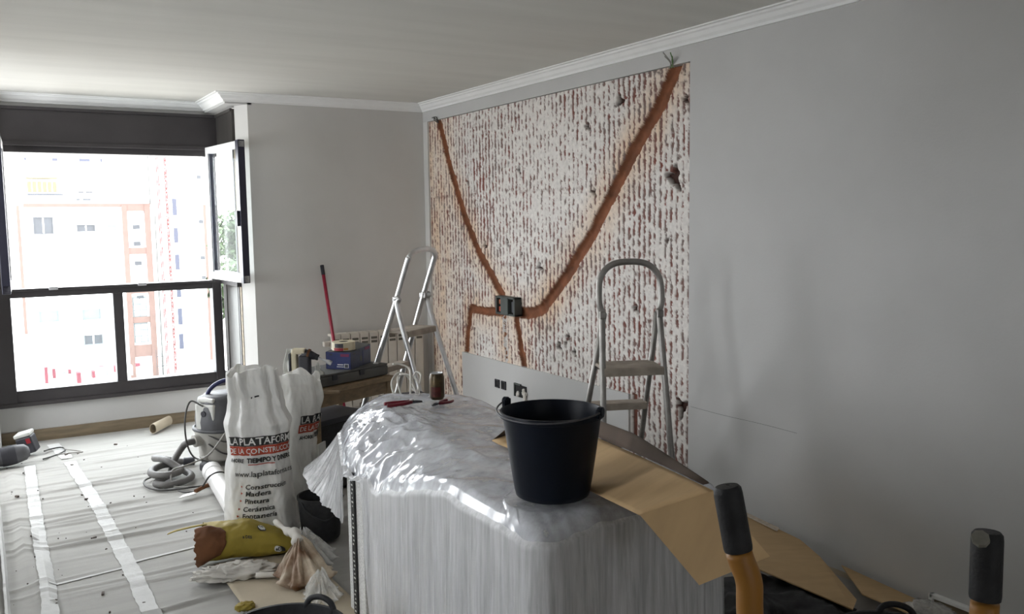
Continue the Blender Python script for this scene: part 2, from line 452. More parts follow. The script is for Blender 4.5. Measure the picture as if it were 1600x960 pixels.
def seg_dist(U, Vv, path):
    best = np.full(U.shape, 9.0); side = np.zeros(U.shape)
    for (a, b), (c, d) in zip(path[:-1], path[1:]):
        dx, dy = c - a, d - b; L = dx * dx + dy * dy
        t = np.clip(((U - a) * dx + (Vv - b) * dy) / L, 0, 1)
        ex, ey = U - (a + t * dx), Vv - (b + t * dy)
        dd = np.hypot(ex, ey); m = dd < best
        best = np.where(m, dd, best); side = np.where(m, np.sign(dx * ey - dy * ex), side)
    return best, side

def vnoise(U, Vv, su, sv, seed):
    """smooth value noise on a lattice of cells su x sv"""
    r = np.random.default_rng(seed); T = r.random((256, 256))
    a, b = U / su, Vv / sv; i, j = np.floor(a).astype(int), np.floor(b).astype(int)
    fa, fb = a - i, b - j; fa = fa * fa * (3 - 2 * fa); fb = fb * fb * (3 - 2 * fb)
    g = lambda p, q: T[p % 256, q % 256]
    return (g(i, j) * (1 - fa) + g(i + 1, j) * fa) * (1 - fb) + (g(i, j + 1) * (1 - fa) + g(i + 1, j + 1) * fa) * fb

CH_PATHS = [  # (points along wall Y, height), half width, depth
    ([(6.323, 2.349), (6.252, 2.209), (6.153, 1.991), (6.035, 1.781), (5.919, 1.585), (5.72, 1.338), (5.536, 1.167), (5.369, 1.015)], 0.040, 0.030),
    ([(3.562, 2.368), (3.626, 2.269), (3.697, 2.171), (3.819, 2.037), (3.93, 1.923), (4.063, 1.769), (4.167, 1.636), (4.313, 1.474), (4.474, 1.315), (4.601, 1.19), (4.764, 1.056), (4.857, 0.987)], 0.047, 0.034),
    ([(5.372, 0.91), (5.592, 0.897), (5.826, 0.897)], 0.036, 0.030),
    ([(5.856, 0.89), (5.903, 0.734), (5.942, 0.556), (5.994, 0.298)], 0.036, 0.030),
    ([(5.13, 0.925), (4.967, 0.935), (4.826, 0.989)], 0.045, 0.026),
    ([(5.355, 0.88), (5.351, 0.72), (5.337, 0.574)], 0.022, 0.018),
    ([(5.198, 0.893), (5.16, 0.74), (5.106, 0.568)], 0.036, 0.030),
]
HOLES = [(4.044, 2.23, 7), (4.352, 2.116, 5), (3.583, 1.776, 11), (5.138, 1.901, 5), (5.271, 1.952, 3), (5.622, 1.382, 6), (4.897, 1.251, 6), (4.571, 0.813, 5),
         (4.673, 0.743, 6), (4.503, 0.723, 5), (4.601, 0.768, 4), (3.516, 0.549, 9), (4.291, 1.722, 5), (3.632, 1.444, 3), (6.168, 0.976, 3), (5.868, 1.846, 4),
         (5.12, 1.326, 4), (5.304, 1.401, 5), (3.737, 1.285, 4), (3.902, 1.053, 5), (3.497, 2.171, 5)]
def scraped_wall():
    us = np.arange(YP0, YP1 + 0.001, 0.006); vs = np.arange(0.0, ZP + 0.001, 0.007)
    U, Vv = np.meshgrid(us, vs)
    # comb ridges: columns about 45 mm apart, broken into pits where the plaster came away
    wob = 0.008 * (vnoise(U, Vv, 0.3, 0.5, 3) - 0.5)
    ph = (U + wob) / 0.045
    col = 0.5 + 0.5 * np.cos(2 * np.pi * ph)
    brk = 0.42 * vnoise(U, Vv, 0.018, 0.034, 5) + 0.38 * vnoise(U, Vv, 0.011, 0.015, 6) + 0.20 * np.random.default_rng(77).random(U.shape)
    reg = vnoise(U, Vv, 0.35, 0.4, 8)
    pit = np.clip((col * 0.50 + brk * 1.25 + (reg - 0.5) * 0.28 - 0.995) / 0.12, 0, 1)
    rows = (np.abs((Vv % 0.5) - 0.25) < 0.012) & (vnoise(U, Vv, 0.25, 0.3, 9) > 0.6)
    pit = np.where(rows, np.clip(pit + (brk - 0.35) * 2, 0, 1), pit)
    white = np.array([0.69, 0.655, 0.62]); red = np.array([0.19, 0.050, 0.034]); grey = np.array([0.19, 0.15, 0.135]); dark = np.array([0.05, 0.02, 0.015])
    tone = vnoise(U, Vv, 0.05, 0.06, 12)[..., None]
    pc = red * tone + grey * (1 - tone)
    stain = np.zeros(U.shape)
    depth = 0.010 + pit * 0.005 + 0.002 * brk
    ch_m = np.zeros(U.shape); ch_shade = np.zeros(U.shape)
    edge = 0.010 * (vnoise(U, Vv, 0.02, 0.02, 21) - 0.5) + 0.012 * (vnoise(U, Vv, 0.07, 0.07, 22) - 0.5)
    for path, hw, dp in CH_PATHS:
        dd, _s = seg_dist(U, Vv, path)
        q = (dd + edge) / hw
        prof = np.clip((1 - q) / 0.55, 0, 1)
        inside = np.clip((1.0 - q) / 0.08, 0, 1)
        depth = np.maximum(depth, 0.008 + dp * np.sqrt(prof))
        ch_m = np.maximum(ch_m, inside)
        stain = np.maximum(stain, np.clip(1 - (dd - hw) / 0.18, 0, 1) * 0.85)
    stain = np.maximum(stain, np.clip((U - 5.85) / 0.5, 0, 1) * 0.75)
    stain *= 0.45 + 0.8 * vnoise(U, Vv, 0.09, 0.25, 31)
    stain = np.clip(stain, 0, 1)[..., None]
    warm = np.array([0.98, 0.76, 0.56])
    colr = white * (1 - stain) + white * warm * stain
    colr = colr * (1 - pit[..., None]) + pc * pit[..., None]
    chc = np.array([0.185, 0.066, 0.028]) * (0.72 + 0.55 * vnoise(U, Vv, 0.05, 0.05, 41))[..., None]
    colr = colr * (1 - ch_m[..., None]) + chc * ch_m[..., None]
    # the narrow middle chase is rough brick left standing
    ff, _s = seg_dist(U, Vv, CH_PATHS[5][0])
    rough = ((ff < 0.03) & (brk > 0.5))[..., None]
    colr = np.where(rough, white * 0.8, colr)
    # lower right slot beside the white panel
    sl = (np.abs(U - 3.925) < 0.05) & (Vv > 0.30) & (Vv < 0.535)
    s2 = (np.abs(U - 3.905) < 0.022) & (Vv > 0.27) & (Vv < 0.56)
    colr = np.where(s2[..., None], np.array([0.13, 0.045, 0.03]) * (0.6 + brk[..., None]), colr)
    depth = np.where(s2, 0.025, depth)
    for (y, z, r) in HOLES:
        rr = r * 0.0042; a = np.arctan2(Vv - z, U - y)
        dd = np.hypot(U - y, (Vv - z) * 0.9) * (1 + 0.3 * np.sin(3 * a + r) + 0.2 * np.sin(5 * a + 2 * r))
        k = np.clip((rr - dd) / 0.006, 0, 1)
        depth = np.maximum(depth, 0.012 + 0.035 * k)
        colr = colr * (1 - k[..., None]) + dark * k[..., None]  # shade inside each hole is painted into the colour too
    X = XW + depth
    ny, nx = U.shape
    co = np.stack([X, U, Vv], -1).reshape(-1, 3)
    idx = np.arange(ny * nx).reshape(ny, nx)
    F = np.stack([idx[:-1, :-1], idx[1:, :-1], idx[1:, 1:], idx[:-1, 1:]], -1).reshape(-1, 4)
    me = bpy.data.meshes.new('scraped_patch')
    me.vertices.add(len(co)); me.vertices.foreach_set('co', co.ravel())
    me.loops.add(F.size); me.loops.foreach_set('vertex_index', F.ravel())
    me.polygons.add(len(F)); me.polygons.foreach_set('loop_start', np.arange(0, F.size, 4))
    me.update(calc_edges=True)
    ca = me.color_attributes.new('Col', 'FLOAT_COLOR', 'POINT')
    ca.data.foreach_set('color', np.concatenate([colr.reshape(-1, 3), np.ones((len(co), 1))], 1).astype(np.float32).ravel())
    me.materials.append(M['wallstrip'])
    o = bpy.data.objects.new('scraped_patch', me); COL.objects.link(o); o.parent = wr
    o['label'] = 'scraped patch of brick and plaster with brown cable chases'
scraped_wall()
# hairline crack in the plaster and pencil-thin edge
obj('crack', tube(catmull([(XW, 3.43, 0.569), (XW, 3.2, 0.566), (XW, 2.95, 0.570), (XW, 2.726, 0.568)], 6), 0.0009, 5), 'slab', wr)
# weeds of torn wiring at the top of the right-hand chase
for k in range(5):
    a = random.uniform(-1, 1)
    obj('wire_end', tube(catmull([(XW + 0.01, 3.58 + 0.01 * k, 2.345), (XW - 0.015, 3.58 + 0.02 * a, 2.37), (XW - 0.02 - 0.01 * k, 3.585 + 0.05 * a, 2.385 + 0.008 * k)], 5), 0.003, 5), 'green_dot' if k % 2 else 'cable_pale', wr)
for k in range(3):
    obj('wire_end', tube(catmull([(XW + 0.01, 6.32, 2.33), (XW - 0.02, 6.33 - 0.015 * k, 2.35 + 0.01 * k), (XW - 0.03, 6.31 + 0.02 * k, 2.37)], 5), 0.004, 5), 'cable', wr)

# back wall beside the window: a solid block, its left corner the white reveal
struct('wall_back', prism([(1.77, YB), (XW + 0.05, YB), (XW + 0.05, 6.80), (1.745, 6.80), (1.705, 6.70)], 0, CH), 'plaster_back')
# wall under and beside the window, seen in the niche
struct('wall_window', join(bx((0.05, 7.22, 0), (1.745, 7.40, 0.27)), bx((0.05, 7.235, 2.40), (1.745, 7.40, CH))), 'plaster')
struct('wall_window_left', bx((-1.4, 7.05, 0), (0.085, 7.40, CH)), 'plaster')
struct('trim_soffit', bx((1.61, YB, 2.425), (1.80, 7.24, CH)), 'plaster')
struct('wall_front', join(bx((-1.4, -3.35, -0.05), (0.25, -3.2, CH)), bx((0.7, -3.35, -0.05), (3.35, -3.2, CH)), bx((0.25, -3.35, -0.05), (0.7, -3.2, 1.15)), bx((0.25, -3.35, 2.05), (0.7, -3.2, CH))), 'plaster')  # gap in this wall is an unseen opening added for fill light
struct('wall_left', join(bx((-1.3, -3.3, 0), (-1.15, 2.35, CH)), bx((-1.3, 2.35, 0), (-1.15, 2.85, 0.8)), bx((-1.3, 2.35, 2.15), (-1.15, 2.85, CH)), bx((-1.3, 2.85, 0), (-1.15, 5.55, CH)), bx((-1.3, 6.85, 0), (-1.15, 7.2, CH)), bx((-1.3, 5.55, 0), (-1.15, 6.85, 0.8)), bx((-1.3, 5.55, 2.15), (-1.15, 6.85, CH))), 'plaster')  # the nearer gap is an unseen opening added for side light
# skirtings
struct('baseboard_window', bx((0.09, 7.205, 0), (1.70, 7.222, 0.088)), 'skirt')
br = struct('baseboard_right', bx((XW - 0.010, -1.55, 0), (XW + 0.002, 2.02, 0.045)), 'skirt')
struct('moulding', join(bx((XW - 0.022, -1.55, 0.045), (XW + 0.002, 2.035, 0.062)), bx((XW - 0.022, 2.02, 0), (XW + 0.002, 2.038, 0.062))), 'cornice', br, bevel=0.003)

# cornices: stepped moulding swept along each stretch
PROF = [(0.0, -0.062), (0.012, -0.062), (0.016, -0.050), (0.030, -0.040), (0.044, -0.022), (0.056, -0.016), (0.060, -0.008), (0.078, -0.006), (0.080, 0.0), (0.0, 0.0)]
def cornice(name, a, b, n, ma, mb):
    """from a to b along a wall; n points into the room; ma, mb shift the ends per metre of projection (mitres)"""
    A, B, N = Vector(a), Vector(b), Vector(n); d = (B - A).normalized(); V = []
    for P, mt in ((A, ma), (B, mb)):
        for (p, z) in PROF: V.append(tuple(P + N * p + d * (mt * p) + Vector((0, 0, CH + z))))
    k = len(PROF)
    F = [(i, (i + 1) % k, k + (i + 1) % k, k + i) for i in range(k)] + [tuple(range(k - 1, -1, -1)), tuple(range(k, 2 * k))]
    struct(name, (V, F), 'cornice')
cornice('trim_1', (XW, -3.2, 0), (XW, YB, 0), (-1, 0, 0), 0, -1)
cornice('trim_2', (XW, YB, 0), (1.61, YB, 0), (0, -1, 0), 1, 1)
cornice('trim_3', (1.61, YB, 0), (1.61, 7.235, 0), (-1, 0, 0), -1, -1)
cornice('trim_4', (1.61, 7.235, 0), (0.0, 7.235, 0), (0, -1, 0), 1, 0)

# ---- window: roller-shutter box, fixed lower lights, side return of the bay, two open sashes
wn = thing('window_1', (0.9, YWIN, 0), 'x', 'x'); del wn['label'], wn['category']; wn['kind'] = 'structure'
obj('shutter_box', join(bx((0.05, 7.19, 2.15), (1.69, 7.34, 2.405)), bx((0.05, 7.175, 2.385), (1.69, 7.20, 2.408)), bx((0.05, 7.18, 2.135), (1.69, 7.20, 2.165))), 'alu', wn, bevel=0.003)
obj('shutter_box_side', join(bx((1.685, 6.705, 2.15), (1.735, 7.34, 2.405)), bx((1.668, 6.70, 2.135), (1.69, 7.20, 2.16)), bx((1.672, 6.70, 2.385), (1.69, 7.20, 2.408))), 'alu_side', wn, bevel=0.003)
obj('top_rail', bx((0.09, 7.22, 2.09), (1.69, 7.30, 2.15)), 'alu', wn, bevel=0.003)
obj('left_jamb', bx((0.085, 7.19, 0.27), (0.205, 7.30, 2.15)), 'alu', wn, bevel=0.004)
obj('corner_post', bx((1.60, 7.19, 0.27), (1.67, 7.30, 2.15)), 'alu', wn, bevel=0.006)
obj('bottom_rail', join(bx((0.09, 7.20, 0.27), (1.69, 7.30, 0.385)), bx((0.09, 7.185, 0.27), (1.69, 7.21, 0.30))), 'alu', wn, bevel=0.004)
obj('mid_rail', join(bx((0.20, 7.20, 1.055), (1.62, 7.30, 1.115)), bx((0.20, 7.185, 1.10), (1.62, 7.30, 1.12))), 'alu', wn, bevel=0.004)
obj('mullion', bx((0.875, 7.205, 0.38), (0.945, 7.30, 1.06)), 'alu', wn, bevel=0.004)
for x0, x1 in ((0.205, 0.875), (0.945, 1.60)):
    p = obj('pane', bx((x0, 7.258, 0.385), (x1, 7.264, 1.055)), 'glass', wn)
# bay side: opaque lower panel, glazed upper part
obj('side_panel', join(bx((1.692, 6.78, 0.27), (1.735, 7.20, 1.10)), bx((1.683, 7.10, 0.27), (1.70, 7.19, 1.10))), 'alu_side', wn, bevel=0.004)
obj('side_post', bx((1.70, 6.70, 0.27), (1.74, 6.745, 2.15)), 'skirt', wn, bevel=0.003)
obj('side_post', bx((1.695, 6.745, 0.27), (1.74, 6.785, 2.15)), 'alu', wn, bevel=0.003)
obj('side_sill', bx((1.67, 6.70, 1.09), (1.74, 7.20, 1.125)), 'alu', wn, bevel=0.003)
obj('pane', bx((1.715, 6.785, 1.12), (1.721, 7.20, 2.14)), 'glass', wn)
for hx in (0.45, 1.05):
    obj('latch', bx((hx, 7.165, 1.105), (hx + 0.06, 7.19, 1.128)), 'silver', wn, bevel=0.003)

def sash(hinge, tip, light, dark):
    """an opened casement from hinge to tip (both x, y)"""
    d = Vector((tip[0] - hinge[0], tip[1] - hinge[1], 0)); L = d.length; d.normalize()
    ang = math.atan2(d.y, d.x)
    s = obj('sash', join(*[box(Vector((hinge[0], hinge[1], 0)) + d * t + Vector((0, 0, z)), sz, rz(ang)) for t, z, sz in
        ((L / 2, 1.165, (L, 0.045, 0.055)), (L / 2, 2.125, (L, 0.045, 0.05)), (0.03, 1.645, (0.055, 0.045, 1.0)))]), light, wn, bevel=0.004)
    obj('stile', box(Vector((hinge[0], hinge[1], 1.645)) + d * (L - 0.03), (0.06, 0.05, 1.02), rz(ang)), dark, s, bevel=0.004)
    obj('bead', join(box(Vector((hinge[0], hinge[1], 1.645)) + d * 0.068, (0.016, 0.03, 0.94), rz(ang)), box(Vector((hinge[0], hinge[1], 1.2)) + d * (L / 2), (L - 0.1, 0.03, 0.012), rz(ang))), dark, s)
    obj('pane', box(Vector((hinge[0], hinge[1], 1.645)) + d * (L / 2), (L - 0.10, 0.006, 0.93), rz(ang)), 'glass', s)
    obj('handle', join(box(Vector((hinge[0], hinge[1], 1.60)) + d * (L - 0.028) + Vector((-0.03, 0, 0)), (0.02, 0.03, 0.11), rz(ang))), 'sash_dark', s, bevel=0.004)
sash((1.600, 7.13), (1.665, 6.39), 'sash_light', 'sash_dark')
sash((0.20, 7.13), (0.165, 6.44), 'sash_light', 'sash_dark')

# ================================================================== FLOOR COVERING
def paper():
    us = np.linspace(-0.75, 3.12, 90); vs = np.linspace(0.3, 7.19, 520)
    U, Vv = np.meshgrid(us, vs)
    rip = np.zeros(U.shape)
    r = np.random.default_rng(5)
    for k in range(46):
        y = 3.4 + 3.4 * r.random(); x0 = -0.1 + 0.9 * r.random(); L = 0.25 + 0.6 * r.random()
        yy = Vv - y - 0.05 * (U - x0) - 0.02 * np.sin(U * 5 + k)
        rip += (0.004 + 0.007 * r.random()) * np.exp(-(yy / (0.010 + 0.010 * r.random())) ** 2) * np.exp(-(((U - x0) / L) ** 2))
    z = 0.004 + rip + 0.003 * vnoise(U, Vv, 0.2, 0.09, 51)
    # the sheet runs up over a roll of spare paper along the left, leaving a valley
    z += 0.12 * np.clip((0.03 - U) / 0.10, 0, 1) ** 1.3 * (1 - np.clip((-0.13 - U) / 0.12, 0, 1)) + 0.030 * np.exp(-((U - 0.135 - 0.02 * np.sin(Vv * 2)) / 0.025) ** 2) * (Vv < 6.3) * (0.6 + 0.5 * np.sin(Vv * 3.1))
    V = np.stack([U, Vv, z], -1).reshape(-1, 3); n = len(us)
    F = [(j * n + i, j * n + i + 1, (j + 1) * n + i + 1, (j + 1) * n + i) for j in range(len(vs) - 1) for i in range(n - 1)]
    o = obj('floor_paper', (V.tolist(), F), 'paper', smooth=True)
    def h(x, y):
        i = np.clip(np.searchsorted(us, x), 1, n - 1); j = np.clip(np.searchsorted(vs, y), 1, len(vs) - 1)
        return float(max(z[j, i], z[j - 1, i], z[j, i - 1], z[j - 1, i - 1]))
    return tag(o, 'rippled grey-white protective paper laid over the room floor', 'floor paper'), h
pap, ph = paper()

def strip(path, wdt, label, lift=0.003):
    P = [Vector((x, y, 0)) for x, y in path]; dense = []
    for a, b in zip(P[:-1], P[1:]):
        n = max(2, int((b - a).length / 0.03))
        dense += [a.lerp(b, i / n) for i in range(n)]
    dense.append(P[-1]); V, F = [], []
    for i, p in enumerate(dense):
        t = (dense[min(i + 1, len(dense) - 1)] - dense[max(0, i - 1)]).normalized(); s = Vector((-t.y, t.x, 0))
        ww = wdt * (1 + 0.06 * math.sin(i * 0.7) + 0.05 * math.sin(i * 2.3)) / 2
        for k in (-1, 0, 1):
            q = p + s * ww * k; V.append((q.x, q.y, ph(q.x, q.y) + lift))
    for i in range(len(dense) - 1):
        for k in (0, 1): F.append((i * 3 + k, i * 3 + k + 1, (i + 1) * 3 + k + 1, (i + 1) * 3 + k))
    o = obj('tape_strip', (V, F), 'tape', solid=0.0012)
    return tag(o, label, 'tape', 'white tape over the floor paper seams')
strip([(0.225, 6.42), (0.205, 5.6), (0.19, 4.8), (0.185, 4.2), (0.165, 3.7)], 0.062, 'long white tape strip on the floor paper, nearest the left edge')
strip([(0.455, 6.42), (0.50, 5.4), (0.515, 4.6), (0.522, 4.2), (0.518, 3.5)], 0.070, 'long white tape strip down the middle of the floor paper, pointing at the window')
strip([(0.40, 7.02), (0.45, 6.52)], 0.075, 'short white tape strip on the floor paper close to the window wall')
strip([(0.19, 4.215), (0.52, 4.26)], 0.018, 'narrow white cross strip between the two long floor tapes')
strip([(0.53, 4.30), (0.95, 4.37)], 0.020, 'narrow white cross strip running from the middle floor tape to the yellow sack')
strip([(0.03, 5.6), (0.03, 4.6), (0.025, 3.6)], 0.02, 'thin white tape edge beside the raised paper fold at far left')
kp = obj('kraft_sheet', gridsurf(lambda u, v: (u, v, 0.026 + 0.004 * fbm(u * 6, v * 6)), np.linspace(0.84, 1.24, 20), np.linspace(2.6, 4.02, 40)), 'kraft', smooth=True, solid=0.002)
tag(kp, 'beige kraft paper sheet on the floor in front of the crumpled white paper', 'paper')
V, F = [], []
for k in range(70):
    x, y = random.uniform(0.05, 0.95), random.uniform(3.6, 6.8); s = random.uniform(0.002, 0.009) * (0.6 if k % 3 else 1.3)
    g = box((x, y, ph(x, y) + s * 0.4), (s * random.uniform(1, 2.4), s, s), rz(random.random() * 3))
    V2, F2 = join((V, F), g); V, F = V2, F2
db = obj('rubble_crumbs', (V, F), 'chip'); tag(db, 'dark crumbs of rubble scattered over the floor paper', 'rubble', kind='stuff')

# ================================================================== WALL FITTINGS
jb = thing('junction_box', (XW, 5.255, 0.96), 'grey junction box set in the scraped wall where the brown chases meet', 'junction box')
y0, y1, z0, z1 = 5.125, 5.385, 0.90, 1.03
obj('housing', join(bx((XW - 0.045, y0, z0), (XW + 0.02, y0 + 0.02, z1)), bx((XW - 0.045, y1 - 0.02, z0), (XW + 0.02, y1, z1)), bx((XW - 0.045, y0, z0), (XW + 0.02, y1, z0 + 0.014)),
    bx((XW - 0.045, y0, z1 - 0.014), (XW + 0.02, y1, z1))), 'boxgrey', jb, bevel=0.004)
obj('cover', bx((XW - 0.052, 5.205, z0 + 0.005), (XW - 0.005, 5.305, z1 - 0.005)), 'boxgrey', jb, bevel=0.006)
obj('backing', bx((XW + 0.0, y0 + 0.02, z0 + 0.014), (XW + 0.015, y1 - 0.02, z1 - 0.014)), 'clay', jb)
obj('plug', bx((XW - 0.03, 5.315, z0 + 0.02), (XW, 5.36, z0 + 0.055)), 'redp', jb, bevel=0.004)
obj('plug', bx((XW - 0.03, 5.315, z0 + 0.07), (XW, 5.36, z0 + 0.105)), 'clay', jb, bevel=0.004)
obj('plug', bx((XW - 0.03, 5.145, z0 + 0.02), (XW, 5.19, z0 + 0.10)), 'charcoal', jb, bevel=0.004)
for i, (ya, yb_) in enumerate(((5.415, 5.475), (5.325, 5.385))):
    s = thing('wall_socket', (XW, (ya + yb_) / 2, 0.385), ('black square wall socket, the one nearer the radiator' if i == 0 else 'black square wall socket, the one nearer the broken wall box'), 'socket', 'black sockets in the low white panel')
    za, zb = 0.355, 0.415
    obj('frame', join(bx((XW - 0.008, ya, za), (XW, ya + 0.008, zb)), bx((XW - 0.008, yb_ - 0.008, za), (XW, yb_, zb)), bx((XW - 0.008, ya, za), (XW, yb_, za + 0.008)), bx((XW - 0.008, ya, zb - 0.008), (XW, yb_, zb))), 'charcoal', s)
    obj('recess', bx((XW - 0.004, ya + 0.008, za + 0.008), (XW - 0.001, yb_ - 0.008, zb - 0.008)), 'black_hole', s)
bb = thing('broken_wall_box', (XW, 5.115, 0.37), 'broken open wall box with ragged plaster behind the dark bucket', 'wall box')
obj('opening', bx((XW - 0.004, 5.05, 0.335), (XW - 0.001, 5.20, 0.42)), 'black_hole', bb)
for k in range(9):
    yy, zz = random.uniform(5.04, 5.17), random.uniform(0.325, 0.41)
    obj('plaster_chunk', crumple((XW - 0.008, yy, zz), (0.008, 0.016, 0.012), k + 3, 1, 0.6, zmin=-5), 'cream', bb)
obj('frame', join(bx((XW - 0.012, 5.195, 0.335), (XW - 0.001, 5.205, 0.425)), bx((XW - 0.012, 5.12, 0.418), (XW - 0.001, 5.205, 0.428))), 'boxgrey', bb)

# radiator under the back wall's corner
rd = thing('radiator', (2.75, YB - 0.09, 0.08), 'cream sectional radiator on the back wall behind the left ladder', 'radiator')
n = 10; xs0, xs1 = 2.30, 3.08; pitch = (xs1 - xs0) / n
for k in range(n):
    x = xs0 + pitch * (k + 0.5)
    s = obj('radiator_section', join(bx((x - pitch * 0.46, YB - 0.125, 0.12), (x + pitch * 0.46, YB - 0.105, 0.70)), bx((x - 0.012, YB - 0.105, 0.12), (x + 0.012, YB - 0.03, 0.70)),
        bx((x - pitch * 0.46, YB - 0.105, 0.685), (x + pitch * 0.46, YB - 0.035, 0.705)), bx((x - pitch * 0.49, YB - 0.10, 0.60), (x + pitch * 0.49, YB - 0.05, 0.65)), bx((x - pitch * 0.49, YB - 0.10, 0.15), (x + pitch * 0.49, YB - 0.05, 0.20))), 'rad', rd, bevel=0.004)
    for zz in (0.655, 0.625):
        obj('slot', bx((x - pitch * 0.32, YB - 0.1275, zz - 0.008), (x + pitch * 0.32, YB - 0.124, zz + 0.010)), 'rad_gap', s)
obj('end_cap', bx((xs0 - 0.05, YB - 0.10, 0.61), (xs0, YB - 0.06, 0.65)), 'rad', rd, bevel=0.008)
obj('bracket', bx((2.4, YB - 0.06, 0.3), (3.0, YB - 0.001, 0.33)), 'rad_gap', rd)
for px_ in (2.36, 3.06): obj('pipe', tube([(px_, YB - 0.075, 0.005), (px_, YB - 0.075, 0.2)], 0.011, 10), 'rad', rd)

bm_ = thing('broom', (2.37, 6.25, 0.02), 'red-handled broom leaning on the back wall left of the radiator', 'broom')
top, bot = Vector((2.285, 6.565, 1.235)), Vector((2.325, 6.27, 0.10)); d = bot - top
obj('pole', tube([top + d * t for t in (0.06, 0.5, 1.0)], 0.013, 12), 'red_pole', bm_, smooth=True)
obj('end_cap', tube([top + d * t for t in (0.0, 0.035, 0.065)], 0.0145, 12), 'charcoal', bm_, smooth=True)
obj('head', box((2.327, 6.26, 0.085), (0.26, 0.05, 0.05), rz(0.1)), 'charcoal', bm_, bevel=0.008)
obj('bristles', box((2.327, 6.255, 0.038), (0.25, 0.06, 0.06), rz(0.1)), 'cable', bm_, bevel=0.004)

# ================================================================== LADDERS
def ladder(name, c, wv, fv, half, hinge_z, hoop_z, plat_z, tc, tn, foot_half, label, metal, hoop_on, mids, kink, r=0.0135, step_z=(0.66, 0.44, 0.22), label_parts=True):
    """folding stepladder; c = point under the hinge, wv = across, fv = towards the climbing feet;
    tc/tn = run of climbing and rear legs on the floor"""
    wv = Vector((*wv, 0)).normalized(); fv = Vector((*fv, 0)).normalized(); c = Vector((c[0], c[1], 0))
    root = thing(name, tuple(c), label, 'ladder')
    def rail(side, z, run, h0=half, ztop=hinge_z):
        k = (ztop - z) / ztop
        return c + fv * (run * k) + wv * side * (h0 + (foot_half - h0) * k) + Vector((0, 0, z))
    # hooped frame: up from one foot, over, and down to the other
    run = tc if hoop_on == 'climb' else tn
    slope = run / hinge_z
    lean = 1.0 if hoop_on == 'climb' else 0.55
    hw = half; R = hw * kink
    zs = hoop_z - R
    path = [rail(-1, 0.012, run), rail(-1, 0.5, run), rail(-1, hinge_z - 0.03, run), rail(-1, hinge_z, run) ]
    arc = []
    base = lambda z: c - fv * (slope * (z - hinge_z) * lean)
    bulge = 0.012 if hoop_on != 'climb' else 0.0
    arc.append(base(hinge_z + 0.05) - wv * (hw + bulge) + Vector((0, 0, hinge_z + 0.05)))
    for k in range(13):
        a = math.pi * k / 12
        # flattened arch
        cx = -math.cos(a); sz = math.sin(a)
        cx = math.copysign(abs(cx) ** (0.75 if kink < 1 else 0.95), cx); sz = sz ** 0.85
        arc.append(base(zs + R * sz) + wv * (hw + bulge) * cx + Vector((0, 0, zs + R * sz)))
    arc.append(base(hinge_z + 0.05) + wv * (hw + bulge) + Vector((0, 0, hinge_z + 0.05)))
    path = path + arc + [rail(1, hinge_z, run), rail(1, hinge_z - 0.03, run), rail(1, 0.5, run), rail(1, 0.012, run)]
    obj('hoop_frame', tube(catmull(path, 5), r, 10), metal, root, smooth=True)
    # the other pair of legs
    run2 = tn if hoop_on == 'climb' else tc
    for s in (-1, 1):
        h2 = half * 0.93
        p = [rail(s, hinge_z + 0.005, run, half)] if hoop_on == 'climb' else [rail(s, hinge_z, run2, h2)]
        if hoop_on == 'climb':
            a0 = rail(s, hinge_z, run); p = [a0 + wv * s * 0.02, a0 + fv * math.copysign(0.03, run2) + wv * s * 0.02 + Vector((0, 0, 0.0)), rail(s, hinge_z - 0.08, run2) + wv * s * 0.02, rail(s, 0.5, run2) + wv * s * 0.02, rail(s, 0.012, run2) + wv * s * 0.02]
            p = catmull(p, 5)
        else:
            p = [rail(s, hinge_z, run2, h2), rail(s, 0.5, run2, h2), rail(s, 0.012, run2, h2)]
        obj('leg', tube(p, r * 0.95, 10), metal, root, smooth=True)
    for s in (-1, 1):
        for rr in (run, run2):
            b = rail(s, 0.012, rr)
            obj('rubber_foot', box(b + Vector((0, 0, 0.006)), (0.035, 0.035, 0.036), rz(math.atan2(wv.y, wv.x))), 'rubber', root, bevel=0.004)
        obj('hinge', box(rail(s, hinge_z - 0.005, run), (0.03, 0.045, 0.035), rz(math.atan2(wv.y, wv.x))), metal, root, bevel=0.005)
    ang = math.atan2(wv.y, wv.x)
    # platform spans both frames
    kf = (hinge_z - plat_z) / hinge_z
    fc, fn = tc * kf, tn * kf
    pw = 2 * (half + (foot_half - half) * kf)
    mid = c + fv * ((fc + fn) / 2); dep = abs(fc - fn) + 0.03
    obj('platform', join(box(mid + Vector((0, 0, plat_z)), (pw - 0.01, dep, 0.016), rz(ang)), box(mid + fv * (dep / 2) + Vector((0, 0, plat_z - 0.012)), (pw - 0.01, 0.012, 0.034), rz(ang)),
        box(mid - fv * (dep / 2) + Vector((0, 0, plat_z - 0.012)), (pw - 0.01, 0.012, 0.034), rz(ang))), 'step', root, bevel=0.002)
    for z in step_z:
        k = (hinge_z - z) / hinge_z
        p = c + fv * (tc * k) + Vector((0, 0, z)); ww = 2 * (half * (0.93 if hoop_on != 'climb' else 1) * (1 - k) + foot_half * k)
        obj('tread', join(box(p, (ww - 0.01, 0.085, 0.012), rz(ang)), box(p + fv * 0.04 + Vector((0, 0, -0.012)), (ww - 0.01, 0.006, 0.032), rz(ang)), box(p - fv * 0.04 + Vector((0, 0, -0.012)), (ww - 0.01, 0.006, 0.032), rz(ang))), 'step', root, bevel=0.0015)
    return root
ladder('step_ladder', (2.288, 4.965), (0.837, 0.547), (-0.547, 0.837), 0.155, 1.10, 1.392, 0.897, 0.40, -0.34, 0.20,
       'shiny aluminium stepladder in the far corner in front of the radiator', 'ladder', 'climb', 3, 0.42, r=0.0175)
